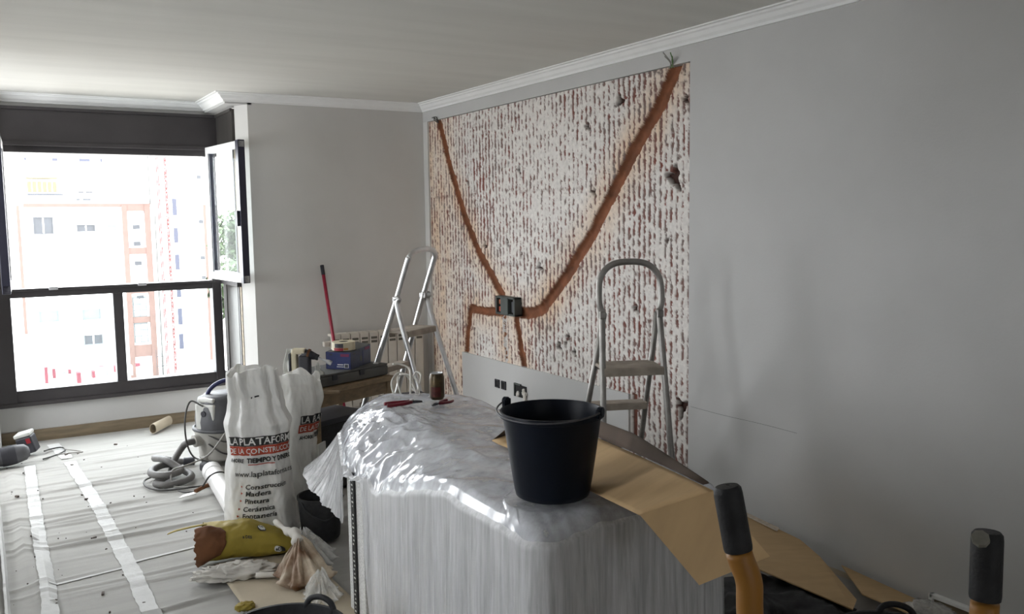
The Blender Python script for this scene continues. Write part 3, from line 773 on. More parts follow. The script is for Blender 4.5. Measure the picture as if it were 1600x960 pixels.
ladder('step_ladder', (2.557, 3.158), (0.918, -0.395), (0.395, 0.918), 0.135, 1.13, 1.365, 0.878, 0.60, -0.20, 0.175,
       'dull aluminium stepladder with a round hoop, standing by the scraped wall', 'ladder_dull', 'near', 3, 0.98, r=0.0150)

# ================================================================== COVERED FURNITURE
FOOT = [(1.20, 1.86), (1.87, 1.86), (1.87, 3.58), (1.41, 3.88), (1.20, 3.28)]
TOPZ = 0.775
def inset(poly, d):
    n = len(poly); out = []
    for i in range(n):
        p, a, b = Vector(poly[i]), Vector(poly[i - 1]), Vector(poly[(i + 1) % n])
        e1, e2 = (p - a).normalized(), (b - p).normalized()
        n1, n2 = Vector((-e1.y, e1.x)), Vector((-e2.y, e2.x))
        k = (n1 + n2).normalized(); out.append(tuple(p + k * (d / max(0.3, k.dot(n1)))))
    return out
fur = thing('covered_furniture', (1.55, 2.7, 0), 'grey upholstered furniture block wrapped under the clear plastic sheet', 'furniture')
obj('body', prism(inset(FOOT, 0.03), 0.005, TOPZ - 0.17), 'fabric', fur, bevel=0.05, seg=4, smooth=True)
obj('cushion', prism([(1.42, 1.92), (1.84, 1.92), (1.84, 3.54), (1.50, 3.76), (1.42, 3.45)], TOPZ - 0.18, TOPZ - 0.02), 'fabric', fur, bevel=0.03, seg=4, smooth=True)
obj('cushion', prism([(1.24, 1.90), (1.42, 1.90), (1.42, 2.5), (1.30, 2.5)], TOPZ - 0.18, TOPZ - 0.03), 'fabric', fur, bevel=0.03, seg=4, smooth=True)
obj('edge_panel', join(bx((1.205, 3.10, 0.005), (1.222, 3.262, 0.60))), 'woven', fur, bevel=0.004)
bd = obj('patterned_band', bx((1.196, 3.165, 0.005), (1.206, 3.20, 0.60)), 'band', fur)
for k in range(34):
    if k % 9 == 7: continue
    z = 0.02 + k * 0.017
    obj('mark', bx((1.1945, 3.172 + 0.004 * (k % 3), z), (1.197, 3.182 + 0.006 * (k % 2), z + 0.006)), 'whitep', bd)

def sheet():
    # perimeter, resampled with rounded corners
    P = [Vector(p) for p in FOOT]; n = len(P); pts = []
    for i in range(n):
        a, b, c = P[i - 1], P[i], P[(i + 1) % n]
        d1, d2 = (a - b).normalized(), (c - b).normalized(); r = 0.07
        for t in np.linspace(0, 1, 9):
            q = (b + d1 * r) * (1 - t) ** 2 + b * 2 * t * (1 - t) + (b + d2 * r) * t ** 2; pts.append(q)
    L = [0.0]; pts.append(pts[0])
    for a, b in zip(pts[:-1], pts[1:]): L.append(L[-1] + (b - a).length)
    N = 620; ss = np.linspace(0, L[-1], N, endpoint=False); per = []
    k = 0
    for s in ss:
        while L[k + 1] < s: k += 1
        t = (s - L[k]) / max(1e-9, L[k + 1] - L[k]); per.append(pts[k].lerp(pts[k + 1], t))
    nor = []
    for i in range(N):
        e = per[(i + 3) % N] - per[i - 3]; nor.append(Vector((e.y, -e.x)).normalized())
    cen = Vector((1.53, 2.75)); V = []; ring = 0
    def topz(x, y):
        z = TOPZ + 0.006 * (0.5 - abs(fbm(x * 3.1, y * 3.1, 0, 3))) * 2 + 0.007 * (0.5 - abs(noise.noise(Vector((x * 9, y * 5, 1)))) * 2)
        k = math.exp(-(((x - 1.30) / 0.22) ** 2 + ((y - 3.30) / 0.42) ** 2))          # the crumpled corner towards the window
        z += k * 0.045 * (0.6 - 1.3 * abs(noise.noise(Vector((x * 9 + y * 5, y * 4 - x * 3, 5))))) + k * 0.022 * (0.5 - 2 * abs(noise.noise(Vector((x * 22, y * 17, 7))))) 
        d = x - 1.20 + max(0, y - 3.28) * -0.36; wy = min(1, max(0.12, (y - 2.35) / 0.55))
        z -= 0.15 * wy * max(0, 1 - max(0, d) / 0.24) ** 1.6
        e = math.exp(-((x - 1.22) / 0.09) ** 2) + math.exp(-((y - 1.88) / 0.07) ** 2)
        z += min(1, e) * (0.020 if y > 2.7 else 0.009) * (0.5 - 1.6 * abs(noise.noise(Vector((x * 8 + y * 9, y * 3 + x * 4, 11)))))
        if math.hypot(x - 1.36, y - 2.03) < 0.14: z = z * 0.2 + (TOPZ + 0.002) * 0.8
        if math.hypot(x - 1.67, y - 3.40) < 0.14: z = z * 0.2 + (TOPZ + 0.003) * 0.8
        if x > 1.42 and y < 2.8: z = min(z, TOPZ + 0.004)
        return z
    for t in np.linspace(0.02, 0.93, 46):
        for i in range(N):
            p = cen.lerp(per[i], t); V.append((p.x, p.y, topz(p.x, p.y)))
        ring += 1
    shoulder = [(0.955, -0.004), (0.98, -0.014), (1.0, -0.034)]
    for t, dz in shoulder:
        for i in range(N):
            p = cen.lerp(per[i], t) ; V.append((p.x, p.y, topz(p.x, p.y) + dz))
        ring += 1
    rows = 56
    for j in range(1, rows + 1):
        v = j / rows
        for i in range(N):
            p, q, s = per[i], nor[i], ss[i]
            hem = 0.02
            # pulled short around the window-side corner, loose tail at the far left
            yv, xv = p.y, p.x
            if q.x < 0.3 and yv > 2.98:
                hem = 0.02 + 0.56 * min(1, (yv - 2.98) / 0.08)
                if yv > 3.22: hem = 0.58 - 0.23 * min(1, (yv - 3.22) / 0.10) + 0.05 * min(1, max(0, yv - 3.32) / 0.5)
            elif yv > 3.4: hem = 0.36
            top = topz(p.x, p.y) - 0.034
            z = top + (hem - top) * v
            f = 0.004 * math.sin(s * 41 + 2 * noise.noise(Vector((s * 3, 0, 2)))) + 0.009 * noise.noise(Vector((s * 14, v * 0.8, 4))) + 0.006 * noise.noise(Vector((s * 45, v * 1.4, 9))) + 0.004 * noise.noise(Vector((s * 90, v * 3, 19)))
            k = min(1, v * 3.0)
            out = 0.010 + 0.012 * v + f * k * (0.8 + 0.5 * v)
            tail = max(0, 1 - abs(yv - 3.86) / 0.52) if q.x < 0.6 and yv > 3.3 else 0
            out += tail * (0.09 * v + 0.075 * v * v) 
            dropn = 0.05 * noise.noise(Vector((s * 6, 2, 2))) * v * (1 if hem > 0.1 else 0)
            V.append((p.x + q.x * out, p.y + q.y * out, max(0.012, z + dropn)))
        ring += 1
    V.append((cen.x, cen.y, topz(cen.x, cen.y)))
    F = []
    for r in range(ring - 1):
        for i in range(N):
            a, b = r * N + i, r * N + (i + 1) % N
            F.append((a, a + N, b + N, b))
    c = len(V) - 1
    F += [(c, i, (i + 1) % N) for i in range(N)]
    o = obj('plastic_sheet', (V, F), 'film', smooth=True)
    o.data.materials.append(M['film_side'])
    mi = np.zeros(len(F), dtype=np.int32); mi[48 * N:(ring - 1) * N] = 1
    o.data.polygons.foreach_set('material_index', mi)
    tag(o, 'wrinkled clear plastic dust sheet draped over the furniture block', 'plastic sheet')
sheet()

# ---- dark bucket
bk = thing('bucket', (1.36, 2.03, TOPZ + 0.012), 'dark navy plastic bucket standing on the plastic-covered furniture', 'bucket')
bc = (1.36, 2.03, TOPZ + 0.014); bh = 0.243
obj('shell', lathe([(0.02, 0.0), (0.098, 0.0), (0.104, 0.004), (0.108, 0.02), (0.1235, 0.12), (0.138, 0.222), (0.1395, 0.226), (0.147, 0.228), (0.149, 0.236), (0.146, bh), (0.141, bh), (0.137, 0.232), (0.121, 0.12), (0.104, 0.012), (0.02, 0.010)], 72, bc), 'bucket', bk, smooth=True, auto=50)
obj('base_disc', lathe([(0.02, 0.0), (0.0, 0.0)], 72, bc), 'bucket', bk)
obj('base_disc', lathe([(0.0, 0.010), (0.02, 0.010)], 72, bc), 'bucket', bk)
hd = [Vector((math.cos(a), math.sin(a), 0)) for a in (2.05, 2.05 - math.pi)]
for h_ in hd:
    p = Vector(bc) + h_ * 0.149 + Vector((0, 0, bh - 0.002)); ang = math.atan2(h_.y, h_.x)
    lg = obj('handle_lug', join(box(p + Vector((0, 0, 0.006)), (0.012, 0.034, 0.026), rz(ang)), tube([p + Vector((0, 0, 0.012)) - h_ * 0.006, p + Vector((0, 0, 0.012)) + h_ * 0.010], 0.013, 16)), 'bucket', bk, bevel=0.003)
u = Vector((-hd[0].y, hd[0].x, 0))
wire = []
for k in range(25):
    a = math.pi * k / 24
    q = hd[0] * math.cos(a) * 0.155 - u * (-1) * math.sin(a) * 0.156
    wire.append(Vector(bc) + q + Vector((0, 0, bh + 0.010 - 0.016 * math.sin(a))))
obj('wire_handle', tube(wire, 0.0026, 8), 'wire', bk, smooth=True)

# ---- drinks can and red pliers
cn = thing('drinks_can', (1.69, 3.42, TOPZ + 0.012), 'brown drinks can standing on the plastic sheet near the pliers', 'can')
cc = (1.69, 3.42, TOPZ + 0.014)
obj('can_body', lathe([(0.0, 0.004), (0.022, 0.004), (0.026, 0.0), (0.032, 0.010), (0.033, 0.014), (0.033, 0.098), (0.029, 0.110), (0.0265, 0.114)], 32, cc), 'can', cn, smooth=True, auto=40)
obj('can_lid', lathe([(0.0265, 0.114), (0.027, 0.117), (0.0255, 0.117), (0.024, 0.111), (0.0, 0.111)], 32, cc), 'silver', cn, smooth=True, auto=40)
obj('printed_panel', gridsurf(lambda a, z: (cc[0] + 0.0334 * math.cos(a), cc[1] + 0.0334 * math.sin(a), cc[2] + z), np.linspace(-2.9, -1.5, 14), [0.014, 0.03, 0.058]), 'can_red', cn, smooth=True)
obj('pull_tab', box((cc[0], cc[1], cc[2] + 0.1125), (0.022, 0.012, 0.002), rz(0.4)), 'silver', cn)

def pliers(c, ang, label, s=1.0):
    r = thing('pliers', (c[0], c[1], c[2]), label, 'pliers', 'red-handled pliers by the can')
    def q(x, y, z): 
        ca, sa = math.cos(ang), math.sin(ang); return (c[0] + s * (x * ca - y * sa), c[1] + s * (x * sa + y * ca), c[2] + z)
    for sg in (-1, 1):
        obj('handle', tube(catmull([q(0.0, 0.004 * sg, 0.016), q(-0.04, 0.020 * sg, 0.014), q(-0.09, 0.030 * sg, 0.013), q(-0.125, 0.022 * sg, 0.013)], 6), 0.0085 * s, 10), 'crimson_grip', r, smooth=True)
        obj('jaw', tube(catmull([q(0.0, -0.004 * sg, 0.016), q(0.02, 0.007 * sg, 0.015), q(0.05, 0.003 * sg, 0.013)], 5), 0.0075 * s, 8, rfun=lambda t: 1.1 - 0.6 * t), 'charcoal', r, smooth=True)
    obj('pivot', tube([q(0, 0, 0.006), q(0, 0, 0.027)], 0.010 * s, 14), 'silver', r)
pliers((1.545, 3.370, TOPZ + 0.012), -0.15, 'long red-handled pliers lying left of the can on the plastic sheet', 0.9)
pliers((1.62, 3.275, TOPZ + 0.012), 3.6, 'short red-handled pliers lying right in front of the can', 0.7)

# ================================================================== CARDBOARD
cb = thing('cardboard_sheet', (1.65, 2.2, TOPZ + 0.02), 'folded brown cardboard sheet lying behind the bucket on the covered furniture', 'cardboard')
zc_ = TOPZ + 0.020
def bent(u, v):   # u from the bucket side to the wall side, v from the near crease to the far end
    A, B, C_, D = Vector((1.317, 1.594, 0.860)), Vector((1.456, 1.492, 0.920)), Vector((1.515, 2.64, TOPZ + 0.018)), Vector((1.83, 2.72, TOPZ + 0.035))
    p = A.lerp(B, u).lerp(C_.lerp(D, u), v)
    m = Vector((1.470, 2.02, TOPZ + 0.018)) - A.lerp(C_, 0.41)
    w_ = 4 * v * (1 - v) * 0.9
    return (p.x + m.x * w_ * (1 - u) + 0.05 * w_ * u, p.y, max(TOPZ + 0.014, p.z - 0.045 * w_ * (1 - u) - 0.02 * w_ * u))
obj('panel', gridsurf(bent, np.linspace(0, 1, 14), np.linspace(0, 1, 24)), 'card', cb, smooth=True, solid=0.004)
cl, cr_ = Vector(bent(0, 0)), Vector(bent(1, 0))
dn = Vector((0.03, -0.16, -0.133))
obj('front_flap', join(plate([cl, cr_, cr_ + Vector((0.055, -0.126, -0.130)), cl + Vector((0.063, -0.137, -0.14))], 0.004)), 'card', cb)
def rearf(u, v):
    p = bent(1, 0.06 + 0.94 * u)
    return (p[0] + 0.004 + 0.02 * v, p[1], p[2] + 0.003 + v * 0.05 * min(1, u * 2.2))
obj('rear_flap', gridsurf(rearf, np.linspace(0, 1, 20), np.linspace(0, 1, 5)), 'card_shaded', cb, smooth=True, solid=0.004)
e0, e1 = Vector(bent(0, 1)), Vector(bent(1, 1))
obj('end_flap', plate([e0, e1, e1 + Vector((0.0, 0.06, 0.06)), e0 + Vector((0.14, 0.04, 0.055))], 0.004), 'card_shaded', cb)

def sheetpoly(name, pts, label, th=0.005):
    o = obj(name, plate(pts, th, (0, 0, 1)), 'card'); return tag(o, label, 'cardboard')
c1 = thing('cardboard_strip', (2.85, 2.5, 0.12), 'long brown cardboard strip sagging along the foot of the right wall', 'cardboard')
obj('panel', plate([(3.10, 2.975, 0.14), (3.09, 2.62, 0.115), (2.98, 2.42, 0.125), (2.80, 2.10, 0.10), (2.66, 2.01, 0.13), (2.50, 2.36, 0.215)], 0.005, (0, 0, 1)), 'card', c1)
obj('printed_strip', plate([(3.095, 2.96, 0.1475), (3.09, 2.74, 0.133), (3.03, 2.70, 0.141), (3.055, 2.93, 0.148)], 0.001, (0, 0, 1)), 'label', c1)
c2 = obj('cardboard_offcut', plate([(3.145, 2.44, 0.045), (3.15, 2.06, 0.020), (2.88, 1.94, 0.09), (2.86, 2.12, 0.10)], 0.005, (0, 0, 1)), 'card')
tag(c2, 'small brown cardboard offcut on the floor between the long strip and the baseboard', 'cardboard')
rb = obj('rubbish_bag', crumple((2.42, 2.22, 0.05), (0.33, 0.32, 0.11), 4, 4, 0.30, 2.0), 'rubber', smooth=True)
tag(rb, 'black rubbish bag heaped under the long cardboard strip beside the wall', 'bag')

# ================================================================== HAND TRUCK
ht = thing('hand_truck', (1.06, 0.72, 0), 'yellow hand truck with two black rubber grips standing upright at lower right', 'hand truck')
gl0 = [(0.890, 0.884, 1.180), (0.899, 0.870, 1.093), (0.9075, 0.8585, 1.052), (0.9075, 0.8555, 1.005), (0.909, 0.845, 0.85), (0.915, 0.835, 0.35), (0.915, 0.835, 0.12)]
gr0 = [(1.1535, 0.661, 1.128), (1.147, 0.657, 1.036), (1.145, 0.658, 0.98), (1.145, 0.66, 0.85), (1.145, 0.665, 0.35), (1.145, 0.665, 0.12)]
for pts, nm in ((gl0, 0), (gr0, 1)):
    P = catmull(pts, 8)
    obj('tube_rail', tube(P[8:], 0.0180, 16, ry=0.0195), 'yellow', ht, smooth=True)
    a, b = Vector(pts[0]), Vector(pts[1]); d = (b - a).normalized()
    g = obj('grip', tube([a - d * 0.006 + d * t for t in (0.0, 0.004, 0.012, 0.04, 0.07, 0.088, 0.093)], 0.0205, 20, rfun=lambda t: 1.0 if 0.2 < t < 0.95 else (0.80 if t <= 0.01 else 0.96)), 'rubber', ht, smooth=True, auto=50)
    for k in ((1,) if nm else ()):
        an = 4.3; sdir = d.orthogonal().normalized(); tdir = d.cross(sdir)
        off = (sdir * math.cos(an) + tdir * math.sin(an)) * 0.0203
        obj('grip_rib', tube([a + d * 0.014 + off, a + d * 0.082 + off], 0.0022, 6), 'rubber', g)
    if nm == 0:
        obj('vent_hole', lathe([(0.0, 0.0), (0.003, 0.0)], 12, tuple(a - d * 0.0075 + Vector((-0.002, -0.004, 0.0015)))), 'black_hole', g)
    else:
        tocam = (Vector((0, 0, 1.566)) - a).normalized()
        uu = Vector((0.78, -0.62, 0)); cpt = a + Vector((-0.009, 0.004, -0.002)) + tocam * 0.0175
        nn = (tocam + Vector((0, 0, 0.9))).normalized(); e1_ = (uu - nn * uu.dot(nn)).normalized(); e2_ = nn.cross(e1_)
        obj('worn_end', plate([cpt + e1_ * 0.0115 * math.cos(k * math.pi / 4 + 0.3) + e2_ * 0.0125 * math.sin(k * math.pi / 4 + 0.3) for k in range(8)], 0.006, nn), 'grip_end', g)
for z in (0.18, 0.45, 0.72, 0.90):
    obj('crossbar', tube([(0.912, 0.84, z), (1.145, 0.664, z)], 0.011, 12), 'yellow', ht, smooth=True)
axd = Vector((0.233, -0.176, 0)).normalized(); fw_ = Vector((0.6, 0.8, 0))
obj('axle', tube([Vector((1.03, 0.75, 0.12)) - axd * 0.22 - fw_ * 0.07, Vector((1.03, 0.75, 0.12)) + axd * 0.22 - fw_ * 0.07], 0.010, 10), 'silver', ht)
for s in (-1, 1):
    cw = Vector((1.03, 0.75, 0.12)) + axd * 0.21 * s - fw_ * 0.07
    V, F = [], []
    prof = [(0.05, -0.02), (0.09, -0.028), (0.118, -0.02), (0.12, 0.0), (0.118, 0.02), (0.09, 0.028), (0.05, 0.02)]
    m = Matrix.Translation(cw) @ axd.to_track_quat('Z', 'Y').to_matrix().to_4x4()
    wl = obj('wheel', xf(lathe(prof, 32), m), 'rubber', ht, smooth=True)
    obj('wheel_hub', xf(lathe([(0.0, -0.022), (0.052, -0.022), (0.052, 0.022), (0.0, 0.022)], 24), m), 'yellow', wl)
    obj('bracket', tube([cw, Vector((0.915, 0.835, 0.14)) if s < 0 else Vector((1.145, 0.665, 0.14))], 0.009, 8), 'yellow', ht)
obj('toe_plate', box(Vector((1.03, 0.75, 0.022)) + fw_ * 0.12, (0.33, 0.24, 0.006), rz(math.atan2(axd.y, axd.x))), 'yellow', ht)
obj('toe_plate_back', box(Vector((1.03, 0.75, 0.075)), (0.33, 0.008, 0.11), rz(math.atan2(axd.y, axd.x))), 'yellow', ht)

# ================================================================== RUBBER TUBS
def tub(c, r, h, label):
    t = thing('rubber_tub', (c[0], c[1], 0.01), label, 'tub')
    obj('shell', lathe([(0.0, 0.0), (r * 0.70, 0.0), (r * 0.74, 0.01), (r * 0.96, h - 0.02), (r, h - 0.018), (r, h), (r * 0.945, h), (r * 0.93, h - 0.02), (r * 0.70, 0.014), (0.0, 0.012)], 56, (c[0], c[1], 0.018)), 'rubber', t, smooth=True, auto=50)
    for a in (0.6, 0.6 + math.pi):
        p = [(c[0] + (r - 0.004) * math.cos(a + k), c[1] + (r - 0.004) * math.sin(a + k), 0.018 + h - 0.012 + zz) for k, zz in ((-0.3, 0), (-0.2, 0.03), (0.0, 0.04), (0.2, 0.03), (0.3, 0))]
        obj('handle', tube(catmull(p, 5), 0.010, 10), 'rubber', t, smooth=True)
tub((0.755, 2.66), 0.205, 0.27, 'black rubber tub at the bottom edge in front of the stained plastic bag')
tub((2.30, 1.585), 0.20, 0.27, 'black rubber tub at the bottom edge next to the long cardboard strip')

# ================================================================== SACKS
class Sack:
    def __init__(s, c, face, prof, seed, fold):
        s.c = Vector((c[0], c[1], 0)); s.f = Vector((*face, 0)).normalized(); s.r = Vector((-s.f.y, s.f.x, 0)); s.prof = prof; s.seed = seed; s.fold = fold
    def dims(s, z):
        P = s.prof
        for p, q in zip(P[:-1], P[1:]):
            if z <= q[0]:
                t = max(0, (z - p[0]) / (q[0] - p[0])); t = t * t * (3 - 2 * t)
                return [a + (b - a) * t for a, b in zip(p[1:], q[1:])]
        return list(P[-1][1:])
    def at(s, th, z, off=0.0):
        a, b, cx, cy = s.dims(z)
        ca, sa = math.cos(th), math.sin(th)
        x = a * math.copysign(abs(sa) ** 0.85, sa); y = b * math.copysign(abs(ca) ** 0.85, ca)
        k = s.fold(z)
        n = 0.010 * k * math.sin(th * 9 + z * 6 + s.seed) + 0.010 * k * noise.noise(Vector((th * 3.2, z * 5, s.seed))) + 0.008 * noise.noise(Vector((math.sin(th) * 3.5 + 2 * z, z * 9, s.seed + 4))) + 0.004 * (0.5 - abs(noise.noise(Vector((math.sin(th) * 7, z * 16 + th, s.seed + 8)))) * 2)
        e = Vector((sa / max(a, 0.02), ca / max(b, 0.02), 0)).normalized()
        x += e.x * (n + off); y += e.y * (n + off)
        return s.c + s.r * (x + cx) + s.f * (y + cy) + Vector((0, 0, z))
    def build(s, top, parent):
        n, mz = 200, 150; V, F = [], []
        for j in range(mz + 1):
            v = j / mz
            for i in range(n):
                th = 2 * math.pi * i / n
                zt = top(th); z = 0.006 + (zt - 0.006) * v
                V.append(tuple(s.at(th, z)))
        for j in range(mz):
            for i in range(n):
                a, b = j * n + i, j * n + (i + 1) % n
                F.append((a, a + n, b + n, b))
        F.append(tuple(range(n)))
        return obj('sack_body', (V, F), 'sack', parent, smooth=True, solid=0.002)
    def wrap(s, v2, x, z, off, shift=0.0, drop=0.0):
        out = []
        for (px, py) in v2:
            a, b, *_ = s.dims(z); ar = (a + b) / 2 * 1.04
            th = (x + px) / ar + shift
            out.append(tuple(s.at(th, z + py + drop * (x + px), off)))
        return out
    def band(s, x0, x1, z0, z1, off, shift):
        us = np.linspace(x0, x1, 110); vs = np.linspace(z0, z1, 10 if z1 - z0 > 0.02 else 3); zz = (z0 + z1) / 2
        a, b, *_ = s.dims(zz); ar = (a + b) / 2 * 1.04
        return gridsurf(lambda u, v: s.at(u / ar + shift, v, off), us, vs)
    def art(s, parent, shift=0.0, full=True, zoff=0.0):
        x0 = -0.140
        obj('print_band', s.band(x0, 0.20, 0.492 + zoff, 0.536 + zoff, 0.0045, shift), 'blackp', parent, smooth=True)
        obj('print_band', s.band(x0 - 0.002, 0.20, 0.447 + zoff, 0.491 + zoff, 0.0045, shift), 'redp', parent, smooth=True)
        def line(t, size, x, z, m, bold=0.0, width=None, shear=0.0):
            g = text_geo(t, size, bold, width, shear)
            obj('lettering', (s.wrap(g[0], x, z + zoff, 0.0078, shift), g[1]), m, parent)
        line('LA PLATAFORMA', 0.048, x0 + 0.005, 0.4985, 'whitep', 0.0008, 0.320)
        line('DE LA CONSTRUCCIÓN', 0.035, x0 + 0.005, 0.457, 'whitep', 0.0004, 0.320)
        line('AHORRE', 0.025, x0 + 0.003, 0.414, 'blackp', 0.0010, 0.078)
        line('TIEMPO Y DINERO', 0.031, x0 + 0.094, 0.413, 'blackp', 0.0014, 0.215)
        if full:
            obj('underline', s.band(-0.040, 0.060, 0.401 + zoff, 0.4055 + zoff, 0.0055, shift), 'redp', parent)
            line('www.laplataforma.es', 0.038, x0 + 0.030, 0.346, 'blackp', 0.0003, 0.285)
            for i, (t, x, z) in enumerate((('Construcción', -0.054, 0.285), ('Madera', -0.055, 0.252), ('Pintura', -0.061, 0.216), ('Cerámica', -0.068, 0.178), ('Fontanería', -0.074, 0.144))):
                line(t, 0.0325, x, z, 'blackp', 0.0007, None, 0.12)
                tri = ([(0, 0), (0.011, 0.006), (0, 0.012)], [(0, 1, 2)])
                obj('bullet', (s.wrap(tri[0], x - 0.026, z + 0.006 + zoff, 0.007, shift), tri[1]), 'redp', parent)

fold1 = lambda z: 0.35 if z < 0.5 else min(1.2, 0.35 + (z - 0.5) * 5)
tocam1 = (-0.262, -0.965)
s1 = thing('rubble_sack', (1.144, 4.34, 0.01), 'white printed rubble sack standing in front, its lettering facing the camera', 'sack')
S1 = Sack((1.150, 4.345), tocam1, [(0.0, 0.165, 0.145, -0.005, 0), (0.05, 0.178, 0.155, 0.0, 0), (0.14, 0.172, 0.15, 0.0, 0), (0.30, 0.158, 0.14, 0, 0), (0.455, 0.145, 0.125, 0.004, 0), (0.575, 0.152, 0.115, 0.004, 0),
    (0.655, 0.124, 0.080, -0.002, 0), (0.715, 0.120, 0.045, -0.004, 0.0), (0.78, 0.118, 0.045, -0.012, 0.012), (0.90, 0.112, 0.06, -0.012, 0.02)], 1.0, fold1)
S1.build(lambda th: 0.850 + 0.022 * math.sin(th * 2 + 0.6) + 0.028 * noise.noise(Vector((th * 2.2, 1, 1))), s1)
S1.art(s1)
obj('torn_slit', gridsurf(lambda u, v: S1.at(u, 0.716 + v + 0.006 * math.sin(u * 7), 0.004), np.linspace(-0.12, 0.12, 10), np.linspace(-0.004, 0.004, 3)), 'blackp', s1)

s2 = thing('rubble_sack', (1.37, 4.62, 0.01), 'white printed rubble sack standing behind the front sack, half hidden, beside the work table', 'sack')
S2 = Sack((1.385, 4.565), tocam1, [(0.0, 0.135, 0.13, 0.02, 0), (0.14, 0.14, 0.13, 0.01, 0), (0.30, 0.125, 0.115, 0, 0), (0.455, 0.125, 0.105, 0.004, 0), (0.56, 0.135, 0.10, 0.015, 0), (0.65, 0.135, 0.085, 0.03, 0), (0.72, 0.130, 0.05, 0.035, 0), (0.80, 0.125, 0.055, 0.03, 0)], 5.0, fold1)
S2.build(lambda th: 0.755 + 0.022 * math.sin(th * 2 + 2.0) + 0.03 * noise.noise(Vector((th * 2.2, 5, 1))), s2)
S2.art(s2, 1.35, False, 0.02)

# ---- yellow paper sack on its side
ys = thing('paper_sack', (0.99, 4.13, 0.01), 'yellow paper plaster sack lying open on the floor with its brown inside showing', 'sack')
ax = Vector((0.972, -0.235, 0)).normalized(); sd = Vector((-ax.y, ax.x, 0)); o0 = Vector((0.787, 4.115, 0.0))
def ysk(t, a, off=0.0):
    """t 0 (torn mouth) .. 1 (tip), a angle round"""
    L = 0.462
    hw = 0.118 * (1 - 0.10 * t) * (1 if t < 0.8 else 1 - 0.22 * ((t - 0.8) / 0.2) ** 1.5); hh = 0.080 * (1 if t < 0.45 else 1 - 0.72 * ((t - 0.45) / 0.55) ** 1.3)
    ca, sa = math.cos(a), math.sin(a)
    n = 0.007 * fbm(t * 5, a * 1.2, 2) + 0.004 * (0.5 - abs(noise.noise(Vector((t * 14 + a * 2, a * 3, 5)))) * 2)
    y = (hw + n + off) * math.copysign(abs(ca) ** 0.9, ca); z = (hh + n + off) * math.copysign(abs(sa) ** 0.8, sa)
    p = o0 + ax * (L * t) + sd * y + Vector((0, 0, 0.028 + hh + z))
    return Vector((p.x, p.y, max(0.026, p.z)))
def ymouth(a): return 0.03 + 0.05 * max(0, math.sin(a)) + 0.012 * noise.noise(Vector((a * 4, 2, 2)))
V, F = [], []; n, mm = 72, 60
for j in range(mm + 1):
    for i in range(n):
        a = 2 * math.pi * i / n; t0 = ymouth(a); V.append(tuple(ysk(t0 + (1 - t0) * j / mm, a)))
for j in range(mm):
    for i in range(n):
        a, b = j * n + i, j * n + (i + 1) % n; F.append((a, b, b + n, a + n))
F.append(tuple(mm * n + k for k in range(n)))
obj('sack_body', (V, F), 'yel_sack', ys, smooth=True)
# torn lip folded back over the front, brown inside out
FA0, FA1 = math.pi * 1.97, math.pi * 0.93     # round the camera side
def lip(u, v):
    a = math.pi * (1.38 - 0.76 * u)
    k = min(1, max(0, (u - 0.05) / 0.55)); k = k * k * (3 - 2 * k); k2 = 1 if u < 0.8 else 1 - 0.35 * ((u - 0.8) / 0.2) ** 2
    t = v * (0.03 + 0.26 * k * k2 + 0.03 * noise.noise(Vector((u * 11, 1, 4)))) - 0.03 * (1 - v) * noise.noise(Vector((u * 14, 3, 4)))
    return ysk(max(-0.02, t), a, 0.006 + 0.014 * math.sin(math.pi * v))
obj('brown_lining', gridsurf(lip, np.linspace(0, 1, 30), np.linspace(0, 1, 18)), 'brown_in', ys, smooth=True, solid=0.002)
obj('torn_strip', tube(catmull([ysk(0.10, 1.5), ysk(0.05, 1.9) + Vector((-0.03, 0.03, 0.01)), ysk(0.02, 2.1) + Vector((-0.07, 0.08, 0.0)), ysk(0.0, 2.2) + Vector((-0.085, 0.14, -0.02))], 6), 0.012, 8, ry=0.003), 'yel_sack', ys, smooth=True)
def ydisc(t, a, r, off):
    pts = []
    for k in range(20):
        q = 2 * math.pi * k / 20; pts.append(tuple(ysk(t + r * math.cos(q) / 0.475, a - r * math.sin(q) / 0.09, off)))
    pts.append(tuple(ysk(t, a, off + 0.002)))
    return pts, [(20, k, (k + 1) % 20) for k in range(20)]
obj('logo_disc', ydisc(0.80, 3.24, 0.022, 0.004), 'blackp', ys)
obj('logo_disc', ydisc(0.775, 3.20, 0.0165, 0.007), 'whitep', ys)
def ytext(s_, size, t, a, m='blackp', bold=0.0006):
    g = text_geo(s_, size, bold)
    obj('lettering', ([tuple(ysk(t + p[0] / 0.475, a - p[1] / 0.09, 0.010)) for p in g[0]], g[1]), m, ys)
ytext('eD', 0.022, 0.752, 3.25)
ytext('a DES', 0.017, 0.445, 2.80)
obj('logo_disc', ydisc(0.63, 1.95, 0.020, 0.004), 'blackp', ys)
obj('logo_disc', ydisc(0.63, 1.92, 0.016, 0.006), 'whitep', ys)
ytext('co', 0.020, 0.605, 1.95)

